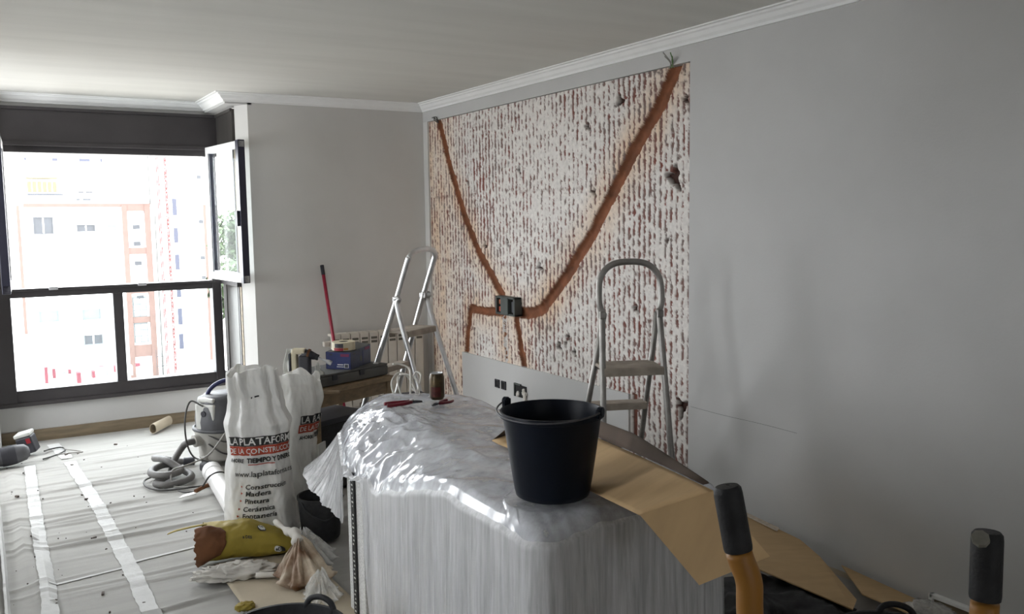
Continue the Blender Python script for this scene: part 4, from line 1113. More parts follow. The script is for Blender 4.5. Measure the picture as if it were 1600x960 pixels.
# ---- litter beside it
cp = obj('crumpled_paper', crumple((0.900, 3.83, 0.035), (0.160, 0.060, 0.045), 2, 4, 0.45, 2.3, zmin=0.03, rot=-0.30), 'cream', smooth=True)
tag(cp, 'crumpled off-white paper on the floor along the front of the yellow sack', 'paper')
pr = obj('paper_roll', tube([Vector((0.955, 3.735, 0.048)) + Vector((0.972, -0.32, -0.06)) * t for t in (0, 0.03, 0.07, 0.10)], 0.017, 14, ry=0.012), 'cream', smooth=True)
tag(pr, 'small squashed roll of white paper in front of the crumpled paper', 'paper roll')
st = thing('stained_bag', (1.12, 3.72, 0.02), 'orange-stained pale plastic bag crumpled beside the covered furniture', 'bag')
obj('bag_body', fanbag((1.150, 3.735, 0.165), (1.130, 3.60, 0.024), 0.115, 0.125, 3, folds=8), 'rust', st, smooth=True, solid=0.0015)
obj('twisted_neck', tube(catmull([(1.148, 3.730, 0.15), (1.158, 3.82, 0.17), (1.155, 3.92, 0.15), (1.13, 4.03, 0.17)], 8), 0.026, 12, rfun=lambda t: 1.1 - 0.7 * t + 0.18 * math.sin(t * 22)), 'cream', st, smooth=True)
bg2 = obj('clear_bag', fanbag((1.135, 3.42, 0.13), (1.14, 3.41, 0.022), 0.075, 0.10, 8, folds=10), 'film_bag', smooth=True)
tag(bg2, 'crumpled clear plastic bag on the floor at the foot of the covered furniture', 'bag')
bg3 = obj('clear_bag', fanbag((1.21, 3.86, 0.16), (1.255, 3.83, 0.022), 0.105, 0.13, 12, folds=9), 'film_bag', smooth=True)
tag(bg3, 'milky plastic bag crumpled between the stained bag and the black bin', 'bag')
yb2 = obj('yellow_scrap', crumple((0.842, 3.48, 0.034), (0.035, 0.03, 0.014), 15, 2, 0.5, zmin=0.02), 'yel_sack', smooth=True)
tag(yb2, 'small yellow paper scrap beside the black tub at the bottom edge', 'scrap')
bn = thing('black_bin', (1.375, 4.10, 0.02), 'dusty black round bin on the floor between the sacks and the covered furniture', 'bin')
obj('shell', lathe([(0.0, 0.0), (0.085, 0.0), (0.092, 0.01), (0.106, 0.20), (0.111, 0.202), (0.111, 0.215), (0.102, 0.215), (0.088, 0.02), (0.0, 0.018)], 40, (1.375, 4.10, 0.022)), 'rubber', bn, smooth=True, auto=45)
obj('handle', tube(catmull([(1.27, 4.07, 0.225), (1.29, 4.02, 0.18), (1.36, 3.985, 0.14), (1.44, 4.01, 0.18), (1.48, 4.06, 0.225)], 6), 0.004, 8), 'rubber', bn, smooth=True)
wb = obj('white_board', plate([(1.47, 4.36, 0.02), (1.53, 4.42, 0.02), (1.545, 4.48, 0.40), (1.485, 4.42, 0.40)], 0.012), 'vac_white')
tag(wb, 'narrow white board offcut leaning between the rear sack and the table', 'board')

# ================================================================== TOOL TABLE
tb = thing('tool_table', (1.75, 4.85, 0), 'low wooden work table behind the sacks holding a blue carton and tools', 'table')
tu = Vector((0.93, 0.37, 0)).normalized(); tv = Vector((-tu.y, tu.x, 0)); t0 = Vector((1.626, 4.70, 0))
def tq(u, v, z): p = t0 + tu * u + tv * v; return Vector((p.x, p.y, z))
tang = math.atan2(tu.y, tu.x)
obj('table_top', box(tq(0.24, 0.25, 0.618), (0.62, 0.50, 0.030), rz(tang)), 'wood', tb, bevel=0.004)
for (a, b) in ((-0.04, 0.03), (0.52, 0.03), (-0.04, 0.47), (0.52, 0.47)):
    obj('leg', box(tq(a, b, 0.308), (0.035, 0.035, 0.595), rz(tang)), 'wood', tb, bevel=0.003)
obj('apron', join(box(tq(0.24, 0.03, 0.565), (0.54, 0.018, 0.07), rz(tang)), box(tq(0.24, 0.47, 0.565), (0.54, 0.018, 0.07), rz(tang))), 'wood', tb)
uc = thing('under_table_dark_box', tuple(tq(0.2, 0.25, 0.01)), 'black box added under the work table for the shade there', 'crate')  # dark box added to stand in for the shade below the table
obj('crate_body', box(tq(0.19, 0.25, 0.215), (0.38, 0.36, 0.40), rz(tang)), 'rubber', uc, bevel=0.012)
obj('crate_rim', box(tq(0.19, 0.25, 0.425), (0.40, 0.38, 0.03), rz(tang)), 'charcoal', uc, bevel=0.006)
cs = thing('tool_case', tuple(tq(0.2, 0.2, 0.635)), 'flat dark grey tool case under the blue carton on the work table', 'case')
obj('case_body', box(tq(0.27, 0.19, 0.665), (0.54, 0.30, 0.058), rz(tang)), 'slab', cs, bevel=0.008)
obj('lid', box(tq(0.27, 0.19, 0.7005), (0.535, 0.295, 0.010), rz(tang)), 'slab', cs, bevel=0.003)
for q in (0.11, 0.32): obj('latch', box(tq(q, 0.036, 0.682), (0.035, 0.010, 0.030), rz(tang)), 'charcoal', cs, bevel=0.002)
obj('dust_scrap', box(tq(0.50, 0.10, 0.7075), (0.05, 0.03, 0.004), rz(tang + 0.6)), 'vac_white', cs)
# blue carton, turned on the case
ba = tang - 0.20; bu = Vector((math.cos(ba), math.sin(ba), 0)); bv = Vector((-bu.y, bu.x, 0))
B0 = tq(0.19, 0.20, 0.707)
bu = Vector((0.677, -0.736, 0)).normalized(); bv = Vector((0.736, 0.677, 0)).normalized()
bW, bD, bH = 0.160, 0.27, 0.100
bx_ = thing('carton', tuple(B0), 'navy blue printed carton with torn top on the tool case', 'carton')
def bq(u, v, z): p = B0 + bu * u + bv * v; return Vector((p.x, p.y, 0.707 + z))
obj('front_panel', plate([bq(0, 0, 0), bq(bW, 0, 0), bq(bW, 0, bH), bq(0, 0, bH)], 0.004), 'bluebox', bx_)
obj('side_panel', plate([bq(bW, 0, 0), bq(bW, bD, 0), bq(bW, bD, bH + 0.012), bq(bW, 0, bH)], 0.004), 'bluebox2', bx_)
obj('side_panel', plate([bq(0, bD, 0), bq(0, 0, 0), bq(0, 0, bH), bq(0, bD, bH + 0.012)], 0.004), 'bluebox', bx_)
obj('rear_panel', plate([bq(bW, bD, 0), bq(0, bD, 0), bq(0, bD, bH + 0.012), bq(bW, bD, bH + 0.012)], 0.004), 'bluebox', bx_)
obj('top_flap', plate([bq(0, 0, bH), bq(bW, 0, bH), bq(bW, 0.14, bH + 0.002), bq(0, 0.14, bH + 0.002)], 0.003), 'slab', bx_)
obj('raised_flap', plate([bq(bW - 0.01, 0.10, bH + 0.003), bq(bW, bD, bH + 0.014), bq(0.04, bD, bH + 0.026), bq(0.05, 0.13, bH + 0.008)], 0.003), 'slab', bx_)
fn = Vector((-bu.y, bu.x, 0)) * -1
def fr(u0, u1, z0, z1, m, nm='print_block'):
    obj(nm, plate([bq(u0, 0, z0) + fn * 0.0012, bq(u1, 0, z0) + fn * 0.0012, bq(u1, 0, z1) + fn * 0.0012, bq(u0, 0, z1) + fn * 0.0012], 0.001), m, bx_)
fr(0.095, 0.150, 0.074, 0.090, 'magenta'); fr(0.075, 0.112, 0.024, 0.029, 'whitep'); fr(0.070, 0.115, 0.012, 0.016, 'whitep')
fr(0.118, 0.121, 0.008, 0.032, 'whitep'); fr(0.143, 0.146, 0.008, 0.032, 'whitep'); fr(0.118, 0.146, 0.029, 0.032, 'whitep'); fr(0.118, 0.146, 0.008, 0.010, 'whitep'); fr(0.124, 0.139, 0.014, 0.026, 'boxgrey')
fr(0.008, 0.056, 0.022, 0.025, 'bluebox2'); fr(0.012, 0.052, 0.010, 0.013, 'bluebox2'); fr(0.024, 0.044, 0.081, 0.088, 'fac_win')
sn = Vector((bv.y, -bv.x, 0))
def sr(v0, v1, z0, z1, m):
    obj('print_block', plate([bq(bW, v0, z0) + sn * 0.0012, bq(bW, v1, z0) + sn * 0.0012, bq(bW, v1, z1) + sn * 0.0012, bq(bW, v0, z1) + sn * 0.0012], 0.001), m, bx_)
sr(0.19, 0.255, 0.088, 0.104, 'magenta'); sr(0.03, 0.06, 0.082, 0.090, 'fac_win'); sr(0.12, 0.15, 0.03, 0.06, 'slab'); sr(0.16, 0.17, 0.02, 0.09, 'bluebox')
# roll of tape on the carton, resting by the flap
tr_ = thing('tape_roll', tuple(bq(0.08, 0.075, bH)), 'thick cream roll of jointing tape on top of the navy carton', 'tape roll')
rc = bq(0.080, 0.075, bH + 0.006)
obj('roll', lathe([(0.028, 0.0), (0.068, 0.0), (0.068, 0.048), (0.028, 0.048), (0.028, 0.0)], 40, tuple(rc)), 'tape_roll', tr_, smooth=True, auto=40)
obj('core', lathe([(0.0275, 0.001), (0.0275, 0.0475), (0.024, 0.0475), (0.024, 0.001)], 32, tuple(rc)), 'slab', tr_)
th0 = -2.35
obj('label_patch', gridsurf(lambda a, z: (rc.x + 0.0688 * math.cos(a), rc.y + 0.0688 * math.sin(a), rc.z + z), np.linspace(th0 - 0.42, th0 + 0.38, 12), [0.018, 0.042]), 'charcoal', tr_)
obj('label_patch', gridsurf(lambda a, z: (rc.x + 0.0688 * math.cos(a), rc.y + 0.0688 * math.sin(a), rc.z + z), np.linspace(th0 - 0.52, th0 + 0.38, 12), [0.0, 0.017]), 'red', tr_)
obj('label_patch', gridsurf(lambda a, z: (rc.x + 0.0688 * math.cos(a), rc.y + 0.0688 * math.sin(a), rc.z + z), np.linspace(th0 + 0.40, th0 + 0.80, 8), [0.004, 0.016]), 'yellow', tr_)
# cordless drill standing on the table with a chisel bit, in its torn white wrapping
dr = thing('hammer_drill', tuple(tq(-0.02, 0.14, 0.634)), 'black and cream hammer drill propped upright on the table, its bit pointing right', 'drill')
dc = tq(-0.03, 0.14, 0)
R_ = Vector((0.854, -0.52, 0)); Fd = Vector((0.52, 0.854, 0))
def dq(a, z, b=0.0): p = dc + R_ * a + Fd * b; return Vector((p.x, p.y, z))
da = math.atan2(R_.y, R_.x)
obj('motor_body', box(dq(0.012, 0.728), (0.062, 0.07, 0.190), rz(da)), 'charcoal', dr, bevel=0.014, seg=3)
obj('cream_housing', join(box(dq(-0.045, 0.74), (0.030, 0.06, 0.215), rz(da)), box(dq(-0.02, 0.845), (0.075, 0.06, 0.030), rz(da))), 'tape_roll', dr, bevel=0.008)
obj('cream_foot', box(dq(-0.080, 0.685), (0.045, 0.05, 0.045), rz(da)), 'tape_roll', dr, bevel=0.010)
obj('strap', box(dq(-0.068, 0.775), (0.012, 0.062, 0.12), rz(da)), 'charcoal', dr, bevel=0.003)
obj('gearbox', tube([dq(0.0, 0.83), dq(0.045, 0.822), dq(0.072, 0.812)], 0.031, 18, rfun=lambda t: 1 - 0.4 * t), 'charcoal', dr, smooth=True)
obj('brass_ring', tube([dq(0.028, 0.826), dq(0.040, 0.823)], 0.032, 18), 'brown_in', dr)
obj('chuck', tube([dq(0.07, 0.813), dq(0.088, 0.806)], 0.017, 14), 'rubber', dr)
obj('chisel_bit', tube([dq(0.085, 0.808), dq(0.12, 0.792), dq(0.145, 0.780), dq(0.16, 0.772)], 0.006, 10, rfun=lambda t: 1 if t < 0.5 else 2.2), 'silver', dr)
wp = obj('white_wrapping', join(gridsurf(lambda u, v: dq(-0.125 + 0.025 * v + 0.045 * u + 0.006 * math.sin(v * 8), 0.640 + 0.215 * v, 0.02 + 0.012 * math.sin(u * 5) + 0.006 * fbm(u * 6, v * 8)), np.linspace(0, 1, 10), np.linspace(0, 1, 14)),
    gridsurf(lambda u, v: dq(0.062 + 0.05 * u + 0.006 * fbm(u * 5, v * 7), 0.640 + 0.135 * v * (0.8 + 0.2 * math.sin(u * 5)), 0.02 + 0.01 * math.sin(u * 7)), np.linspace(0, 1, 10), np.linspace(0, 1, 12))), 'vac_white', smooth=True, solid=0.002)
tag(wp, 'torn white packaging standing around the hammer drill on the table', 'packaging')
bp_ = obj('batten', box((1.565, 4.525, 0.655), (0.16, 0.022, 0.012), rz(-0.45)), 'wood'); tag(bp_, 'short wooden batten poking out past the rear sack at the table edge', 'batten')
bp_.location = (0, 0, 0)
# crate with loose white cable behind the covered furniture
cr = thing('low_crate', (2.03, 4.42, 0), 'dark low crate behind the covered furniture, carrying a tangle of white cable', 'crate')
obj('crate_body', join(bx((1.86, 4.16, 0.02), (2.10, 4.48, 0.60))), 'slab', cr, bevel=0.01)
obj('crate_rim', bx((1.855, 4.155, 0.58), (2.105, 4.485, 0.61)), 'charcoal', cr, bevel=0.004)
wc = thing('white_cable', (1.98, 4.3, 0.615), 'tangle of loose white cable on the dark crate by the left ladder', 'cable')
for k, pts in enumerate((
    [(1.93, 4.30, 0.622), (1.93, 4.34, 0.70), (1.955, 4.38, 0.745), (2.0, 4.36, 0.755), (2.04, 4.32, 0.72), (2.03, 4.28, 0.65), (1.99, 4.27, 0.622)],
    [(1.97, 4.27, 0.622), (1.99, 4.31, 0.69), (2.01, 4.37, 0.76), (1.98, 4.41, 0.785), (1.945, 4.40, 0.79)],
    [(2.05, 4.34, 0.622), (2.03, 4.38, 0.70), (1.97, 4.40, 0.74), (1.91, 4.38, 0.70), (1.90, 4.33, 0.64), (1.95, 4.27, 0.622)],
    [(1.98, 4.26, 0.622), (2.02, 4.30, 0.66), (2.06, 4.36, 0.72), (2.05, 4.40, 0.73), (2.02, 4.38, 0.66), (2.04, 4.31, 0.622)])):
    pts = [(1.955 + (x - 1.98) * (1.25 if k % 2 else 0.9), 4.31 + (y - 4.32) * 1.1, 0.612 + (z - 0.612) * (0.85 if k == 0 else 1.0)) for x, y, z in pts]
    obj('cable_loop', tube(catmull(pts, 8), 0.0055, 8), 'white_cable', wc, smooth=True)

# ================================================================== VACUUM CLEANER
vc = thing('vacuum_cleaner', (1.325, 5.86, 0.01), 'grey drum workshop vacuum cleaner with a dark blue handle behind the front sack', 'vacuum cleaner')
vx, vy = 1.335, 5.86
obj('drum', lathe([(0.0, 0.045), (0.150, 0.045), (0.160, 0.055), (0.172, 0.18), (0.186, 0.215), (0.192, 0.232), (0.188, 0.245), (0.0, 0.245)], 48, (vx, vy, 0)), 'vac_grey', vc, smooth=True, auto=35)
obj('clamp_ring', lathe([(0.186, 0.232), (0.197, 0.236), (0.197, 0.252), (0.184, 0.256)], 48, (vx, vy, 0)), 'vac_dark', vc, smooth=True)
obj('motor_head', lathe([(0.180, 0.250), (0.182, 0.30), (0.172, 0.40), (0.160, 0.435), (0.130, 0.450), (0.0, 0.452)], 48, (vx + 0.01, vy, 0), power=0.7), 'vac_dark', vc, smooth=True, auto=40)
obj('lid_pad', lathe([(0.165, 0.36), (0.170, 0.385), (0.168, 0.44), (0.155, 0.462), (0.0, 0.466)], 40, (vx + 0.03, vy - 0.02, 0), sx=0.95, sy=0.9, power=0.75), 'vac_dark', vc, smooth=True)
lf = Vector((-0.80, -0.60, 0)); lr = Vector((0.60, -0.80, 0))
pc = Vector((vx, vy, 0)) + lf * 0.158
obj('control_panel', join(box(pc + Vector((0, 0, 0.335)), (0.150, 0.045, 0.17), rz(math.atan2(lr.y, lr.x))), box(pc + Vector((0.02, 0.015, 0.44)), (0.13, 0.075, 0.03), rz(math.atan2(lr.y, lr.x)))), 'vac_white', vc, bevel=0.012, seg=3)
obj('knob', tube([pc + lf * 0.02 + Vector((0, 0, 0.36)), pc + lf * 0.034 + Vector((0, 0, 0.36))], 0.018, 16), 'charcoal', vc)
obj('switch', box(pc + lf * 0.024 + lr * 0.035 + Vector((0, 0, 0.325)), (0.018, 0.008, 0.03), rz(math.atan2(lr.y, lr.x))), 'green_dot', vc)
hp = [(vx - 0.10, vy + 0.02, 0.44), (vx - 0.075, vy + 0.005, 0.495), (vx - 0.02, vy - 0.01, 0.535), (vx + 0.05, vy - 0.03, 0.548), (vx + 0.10, vy - 0.04, 0.52), (vx + 0.12, vy - 0.045, 0.46)]
obj('carry_handle', tube(catmull(hp, 8), 0.014, 12), 'blue_handle', vc, smooth=True)
ip = Vector((vx, vy, 0.185)) + Vector((-0.88, -0.25, 0)) * 0.165
obj('inlet_port', tube([ip, ip + Vector((-0.06, -0.017, -0.005))], 0.040, 20), 'vac_grey', vc, smooth=True, auto=40)
for a in (3.6, 4.7, 5.8, 1.2, 2.4):
    wq = Vector((vx + 0.155 * math.cos(a), vy + 0.155 * math.sin(a), 0.030))
    obj('castor', tube([wq + Vector((0, -0.018, 0)), wq + Vector((0, 0.018, 0))], 0.026, 16), 'rubber', vc, smooth=True, auto=40)
obj('castor_fender', join(*[box((vx + 0.150 * math.cos(a), vy + 0.150 * math.sin(a), 0.060), (0.06, 0.05, 0.03), rz(a)) for a in (3.6, 4.7, 5.8)]), 'vac_grey', vc, bevel=0.008)
hz = 0.036
i1 = ip + Vector((-0.055, -0.016, -0.005))
hose = [i1, i1 + Vector((-0.05, -0.02, 0.0)), Vector((1.055, 5.80, 0.15)), Vector((0.99, 5.74, 0.085)), Vector((0.955, 5.66, hz)), (0.91, 5.58, hz), (0.86, 5.52, hz), (0.84, 5.45, hz), (0.90, 5.40, hz), (1.0, 5.44, hz), (1.05, 5.52, hz), (1.03, 5.62, hz + 0.01), (0.95, 5.68, hz + 0.05), (0.85, 5.62, hz + 0.05), (0.83, 5.52, hz + 0.045), (0.90, 5.455, hz + 0.045), (0.98, 5.50, hz + 0.045), (0.99, 5.57, hz + 0.045), (0.93, 5.66, hz + 0.085), (0.90, 5.86, hz + 0.055), (0.945, 5.93, hz + 0.03), (1.06, 5.90, hz), (1.14, 5.87, hz)]
HP = catmull(hose, 14)
hs = obj('hose', tube(HP, 0.021, 12, rfun=lambda t: 1 + 0.06 * math.sin(t * 900)), 'hose', vc, smooth=True)
obj('cuff', tube(HP[-12:], 0.027, 14), 'charcoal', vc, smooth=True)
obj('floor_nozzle', box((1.17, 5.655, 0.045), (0.075, 0.06, 0.055), rz(0.5)), 'vac_dark', vc, bevel=0.015, seg=3)
obj('power_cable', tube(catmull([pc + lf * 0.03 + Vector((0, 0, 0.41)), (1.12, 5.80, 0.44), (1.075, 5.76, 0.34), (1.07, 5.72, 0.2), (1.10, 5.68, 0.11), (1.17, 5.62, 0.08), (1.22, 5.58, 0.03), (1.14, 5.35, 0.02), (1.0, 5.33, 0.02), (0.86, 5.36, 0.02), (0.79, 5.48, 0.02), (0.80, 5.62, 0.025), (0.9, 5.72, 0.02)], 10), 0.0055, 8), 'cable', vc, smooth=True)
obj('power_cable', tube(catmull([(vx + 0.10, vy - 0.16, 0.43), (1.37, 5.62, 0.36), (1.27, 5.60, 0.24), (1.18, 5.60, 0.135), (1.10, 5.60, 0.10), (1.0, 5.52, 0.10), (0.93, 5.46, 0.10), (0.92, 5.39, 0.03), (1.0, 5.34, 0.02)], 10), 0.0055, 8), 'cable_pale', vc, smooth=True)
obj('power_cable', tube(catmull([(vx - 0.13, vy - 0.13, 0.225), (vx - 0.05, vy - 0.195, 0.185), (vx + 0.06, vy - 0.19, 0.18)], 8), 0.0055, 8), 'cable', vc, smooth=True)
obj('power_cable', tube(catmull([(vx - 0.13, vy - 0.125, 0.165), (vx - 0.05, vy - 0.185, 0.105), (vx + 0.06, vy - 0.18, 0.085)], 8), 0.0055, 8), 'cable', vc, smooth=True)

pv = thing('white_pipe', (1.12, 5.1, 0.02), 'white plastic pipe lying on the floor beside the front sack', 'pipe')
pa, pb = Vector((1.150, 5.42, 0.075)), Vector((1.085, 4.62, 0.075)); pd = (pb - pa).normalized()
m = Matrix.Translation(pa) @ pd.to_track_quat('Z', 'Y').to_matrix().to_4x4(); pl = (pb - pa).length
obj('pipe_wall', xf(lathe([(0.048, 0.0), (0.052, 0.0), (0.052, pl), (0.048, pl), (0.048, 0.0)], 28), m), 'pvc', pv, smooth=True, auto=40)
obj('socket_end', xf(lathe([(0.0525, 0.0), (0.057, 0.0), (0.057, 0.09), (0.0525, 0.095)], 28), m), 'pvc', pv, smooth=True, auto=40)
ck = obj('loose_cable', tube(catmull([(1.20, 5.20, 0.03), (1.19, 5.16, 0.10), (1.14, 5.14, 0.137), (1.08, 5.15, 0.12), (1.03, 5.20, 0.035), (0.96, 5.24, 0.022), (0.93, 5.30, 0.022)], 8), 0.005, 8), 'cable', smooth=True)
tag(ck, 'short dark cable looped over the white pipe', 'cable')
ts = thing('trowel', (1.0, 5.13, 0.02), 'small plaster-crusted trowel lying between the hose coil and the white pipe', 'trowel')
obj('blade', plate([(0.90, 5.12, 0.03), (1.0, 5.14, 0.034), (1.01, 5.19, 0.034), (0.93, 5.17, 0.03)], 0.003, (0, 0, 1)), 'vac_white', ts)
obj('handle', tube([(1.0, 5.165, 0.04), (1.06, 5.20, 0.05), (1.11, 5.23, 0.05)], 0.012, 10), 'brown_in', ts)

ctb = thing('cardboard_tube', (1.14, 7.06, 0.02), 'split beige cardboard tube on the floor under the window', 'tube')
ta, tb_ = Vector((1.06, 6.92, 0.050)), Vector((1.215, 7.145, 0.050)); td = (tb_ - ta).normalized()
m = Matrix.Translation(ta) @ td.to_track_quat('Z', 'Y').to_matrix().to_4x4()
obj('tube_wall', xf(lathe([(0.034, 0.0), (0.038, 0.0), (0.038, (tb_ - ta).length), (0.034, (tb_ - ta).length), (0.034, 0)], 24, sx=0.7), m), 'kraft', ctb, smooth=True, auto=40)

# ---- power tool and charger on the paper, far left
ch_ = thing('battery_charger', (0.255, 6.79, 0.02), 'dark battery pack with a silver top tilted on the floor at far left', 'battery')
obj('pack', xf(box((0, 0, 0.07), (0.105, 0.09, 0.12)), Matrix.Translation((0.255, 6.77, 0.02)) @ Matrix.Rotation(-0.28, 4, 'Y') @ Matrix.Rotation(-0.4, 4, 'Z')), 'charcoal', ch_, bevel=0.012, seg=3)
obj('silver_top', xf(box((0, 0, 0.145), (0.107, 0.092, 0.026)), Matrix.Translation((0.255, 6.77, 0.02)) @ Matrix.Rotation(-0.28, 4, 'Y') @ Matrix.Rotation(-0.4, 4, 'Z')), 'vac_white', ch_, bevel=0.008)
obj('red_mark', xf(box((0.030, -0.0455, 0.10), (0.028, 0.004, 0.035)), Matrix.Translation((0.255, 6.77, 0.02)) @ Matrix.Rotation(-0.28, 4, 'Y') @ Matrix.Rotation(-0.4, 4, 'Z')), 'red', ch_)
obj('lead', tube(catmull([(0.33, 6.74, 0.03), (0.37, 6.82, 0.02), (0.44, 6.83, 0.02), (0.455, 6.72, 0.02), (0.39, 6.62, 0.02), (0.31, 6.55, 0.02)], 8), 0.005, 8), 'cable', ch_, smooth=True)
sd_ = thing('power_tool', (0.14, 6.50, 0.03), 'rounded charcoal power tool with a blue end lying at the left edge', 'power tool')
obj('tool_body', xf(lathe([(0.0, -0.10), (0.048, -0.10), (0.060, -0.05), (0.062, 0.03), (0.052, 0.085), (0.028, 0.108), (0.0, 0.112)], 28, sx=0.9), Matrix.Translation((0.125, 6.50, 0.085)) @ Vector((0.98, 0.05, 0.12)).to_track_quat('Z', 'Y').to_matrix().to_4x4()), 'vac_dark', sd_, smooth=True, auto=60)
obj('dark_grille', xf(lathe([(0.0625, -0.055), (0.064, -0.03), (0.0635, 0.02), (0.061, 0.035)], 28, sx=0.9), Matrix.Translation((0.125, 6.50, 0.085)) @ Vector((0.98, 0.05, 0.12)).to_track_quat('Z', 'Y').to_matrix().to_4x4()), 'charcoal', sd_, smooth=True)
obj('blue_end', xf(lathe([(0.0, -0.16), (0.045, -0.15), (0.055, -0.10), (0.0, -0.099)], 28), Matrix.Translation((0.125, 6.50, 0.085)) @ Vector((0.98, 0.05, 0.12)).to_track_quat('Z', 'Y').to_matrix().to_4x4()), 'blue_handle', sd_, smooth=True)
wl_ = obj('loose_wire', tube(catmull([(0.455, 6.78, 0.02), (0.47, 6.72, 0.025), (0.53, 6.66, 0.02), (0.55, 6.60, 0.022), (0.46, 6.62, 0.022), (0.40, 6.63, 0.02)], 8), 0.0045, 8), 'cable_pale', smooth=True)
tag(wl_, 'bent grey wire on the paper right of the tilted battery pack', 'wire')
cb4 = obj('clear_scrap', crumple((3.02, 1.94, 0.05), (0.07, 0.09, 0.035), 22, 2, 0.4, zmin=0.012), 'film_bag', smooth=True)
tag(cb4, 'crumpled clear plastic scrap by the white end of the baseboard', 'plastic')

# ================================================================== OUTSIDE THE WINDOW
obj('street', bx((-120, 8.5, -16.2), (160, 260, -16)), 'ground')
bpy.data.objects['street']['kind'] = 'structure'
FY = 80.0
ab = thing('apartment_building', (7, FY, -16), 'pale apartment block opposite with salmon brick pier and shuttered windows', 'building')
obj('wall', bx((-30, FY, -16), (13.3, FY + 12, 3.25)), 'fac_white', ab)
obj('attic_wall', bx((-30, FY + 2.0, 3.25), (13.3, FY + 12, 8.6)), 'fac_white', ab)
obj('parapet', bx((3.6, FY - 0.1, 3.05), (13.0, FY, 3.35)), 'fac_brick', ab)
obj('brick_pier', join(bx((10.75, FY - 0.25, -12), (11.15, FY, 3.2)), bx((12.5, FY - 0.25, -12), (12.95, FY, 3.2)), *[bx((11.1, FY - 0.2, z), (12.6, FY, z + h)) for z, h in ((2.7, 0.5), (-0.9, 0.55), (-4.2, 0.6), (-6.7, 0.5), (-9.6, 1.0))]), 'fac_brick', ab)
obj('drain_pipe', bx((3.10, FY - 0.2, -7.0), (3.32, FY, 3.2)), 'fac_brick', ab)
def fwin(x0, z0, x1, z1, m, frame=True, split=False, shutter=0.0):
    wq = obj('window', join(bx((x0 - 0.08, FY - 0.10, z0 - 0.08), (x1 + 0.08, FY - 0.02, z0)), bx((x0 - 0.08, FY - 0.10, z1), (x1 + 0.08, FY - 0.02, z1 + 0.08)), bx((x0 - 0.08, FY - 0.10, z0), (x0, FY - 0.02, z1)), bx((x1, FY - 0.10, z0), (x1 + 0.08, FY - 0.02, z1))), 'fac_winl' if frame else m, ab)
    if split:
        mx = (x0 + x1) / 2
        obj('pane', bx((x0, FY - 0.04, z0), (mx - 0.06, FY + 0.02, z1)), m, wq); obj('pane', bx((mx + 0.06, FY - 0.04, z0), (x1, FY + 0.02, z1)), m, wq)
    else: obj('pane', bx((x0, FY - 0.04, z0), (x1, FY + 0.02, z1 - shutter)), m, wq)
    if shutter: obj('shutter', bx((x0, FY - 0.08, z1 - shutter), (x1, FY + 0.02, z1)), 'fac_white', wq)
fwin(4.3, 1.0, 5.55, 2.2, 'fac_win', False, True)
fwin(7.4, 1.15, 8.6, 1.55, 'fac_win', False, True)
fwin(9.6, 1.2, 10.2, 1.5, 'fac_winl', False)
fwin(4.3, -1.75, 5.5, -0.35, 'fac_winl', True, False, 0.75)
fwin(4.25, -4.9 - 1.2, 5.55, -4.4, 'fac_winl', True, False, 0.85)
fwin(7.4, -6.1, 8.65, -4.4, 'fac_winl', True, False, 0.9)
fwin(7.4, -8.2, 8.7, -6.55, 'fac_win', True, True, 0.0)
obj('shutter', bx((7.4, FY - 0.12, -7.45), (8.7, FY - 0.05, -6.55)), 'fac_white', ab)
for z in (1.35, -0.05, -1.7, -4.6):
    obj('window', bx((11.55, FY - 0.1, z - 0.15), (12.1, FY - 0.02, z + 0.2)), 'fac_win', ab)
for z in (-6.2, -8.4):
    wq = obj('window', bx((11.2, FY - 0.08, z), (12.3, FY - 0.01, z + 1.7)), 'fac_winl', ab)
    for i in range(2):
        for j in range(3): obj('pane', bx((11.3 + i * 0.5, FY - 0.12, z + 0.1 + j * 0.52), (11.7 + i * 0.5, FY - 0.07, z + 0.5 + j * 0.52)), 'fac_white', wq)
obj('awning', join(bx((3.95, FY + 0.3, 5.35), (6.2, FY + 2.0, 5.45)), *[bx((4.0 + k * 0.36, FY + 0.28, 4.25), (4.28 + k * 0.36, FY + 0.32, 5.1)) for k in range(6)]), 'fac_awn', ab)
obj('balcony_rail', bx((3.95, FY + 0.2, 4.0), (6.5, FY + 0.26, 4.15)), 'fac_win', ab)
for x, wd in ((4.0, 0.12), (6.0, 0.4), (8.0, 0.8), (9.6, 0.14)):
    obj('window', bx((x, FY + 1.9, 6.85), (x + wd, FY + 2.02, 7.1)), 'fac_blue', ab)
for x, z, wd in ((7.8, 4.25, 0.4), (8.35, 4.27, 0.5), (7.6, 3.65, 0.25), (8.1, 3.65, 0.6)):
    obj('window', bx((x, FY + 1.9, z), (x + wd, FY + 2.02, z + 0.14)), 'fac_win', ab)
tw = thing('tower_block', (16, FY - 4, -16), 'white tower block with a column of narrow blue-grey slit windows', 'building')
obj('wall', bx((13.45, FY - 1, -16), (17.1, FY + 10, 13.0)), 'fac_white', tw)
for z0, z1 in ((2.3, 3.7), (0.0, 1.25), (-2.3, -1.0), (-4.65, -3.7), (-7.0, -5.6), (-9.1, -7.8)):
    obj('window', bx((14.6, FY - 1.08, z0), (14.95, FY - 0.98, z1)), 'fac_blue', tw)
obj('brick_pier', bx((17.1, FY - 1.05, -10.3), (17.45, FY + 5, 3.2)), 'fac_brick', tw)
for z in (5.4, 1.6, -1.5, -3.2): obj('window', bx((16.7, FY - 1.08, z), (17.05, FY - 0.98, z + 0.3)), 'fac_win', tw)
cg = thing('tower_crane', (13.6, 74, -16), 'red lattice tower crane mast standing in front of the tower block', 'crane')
cx0, cy0 = 13.0, 74.0
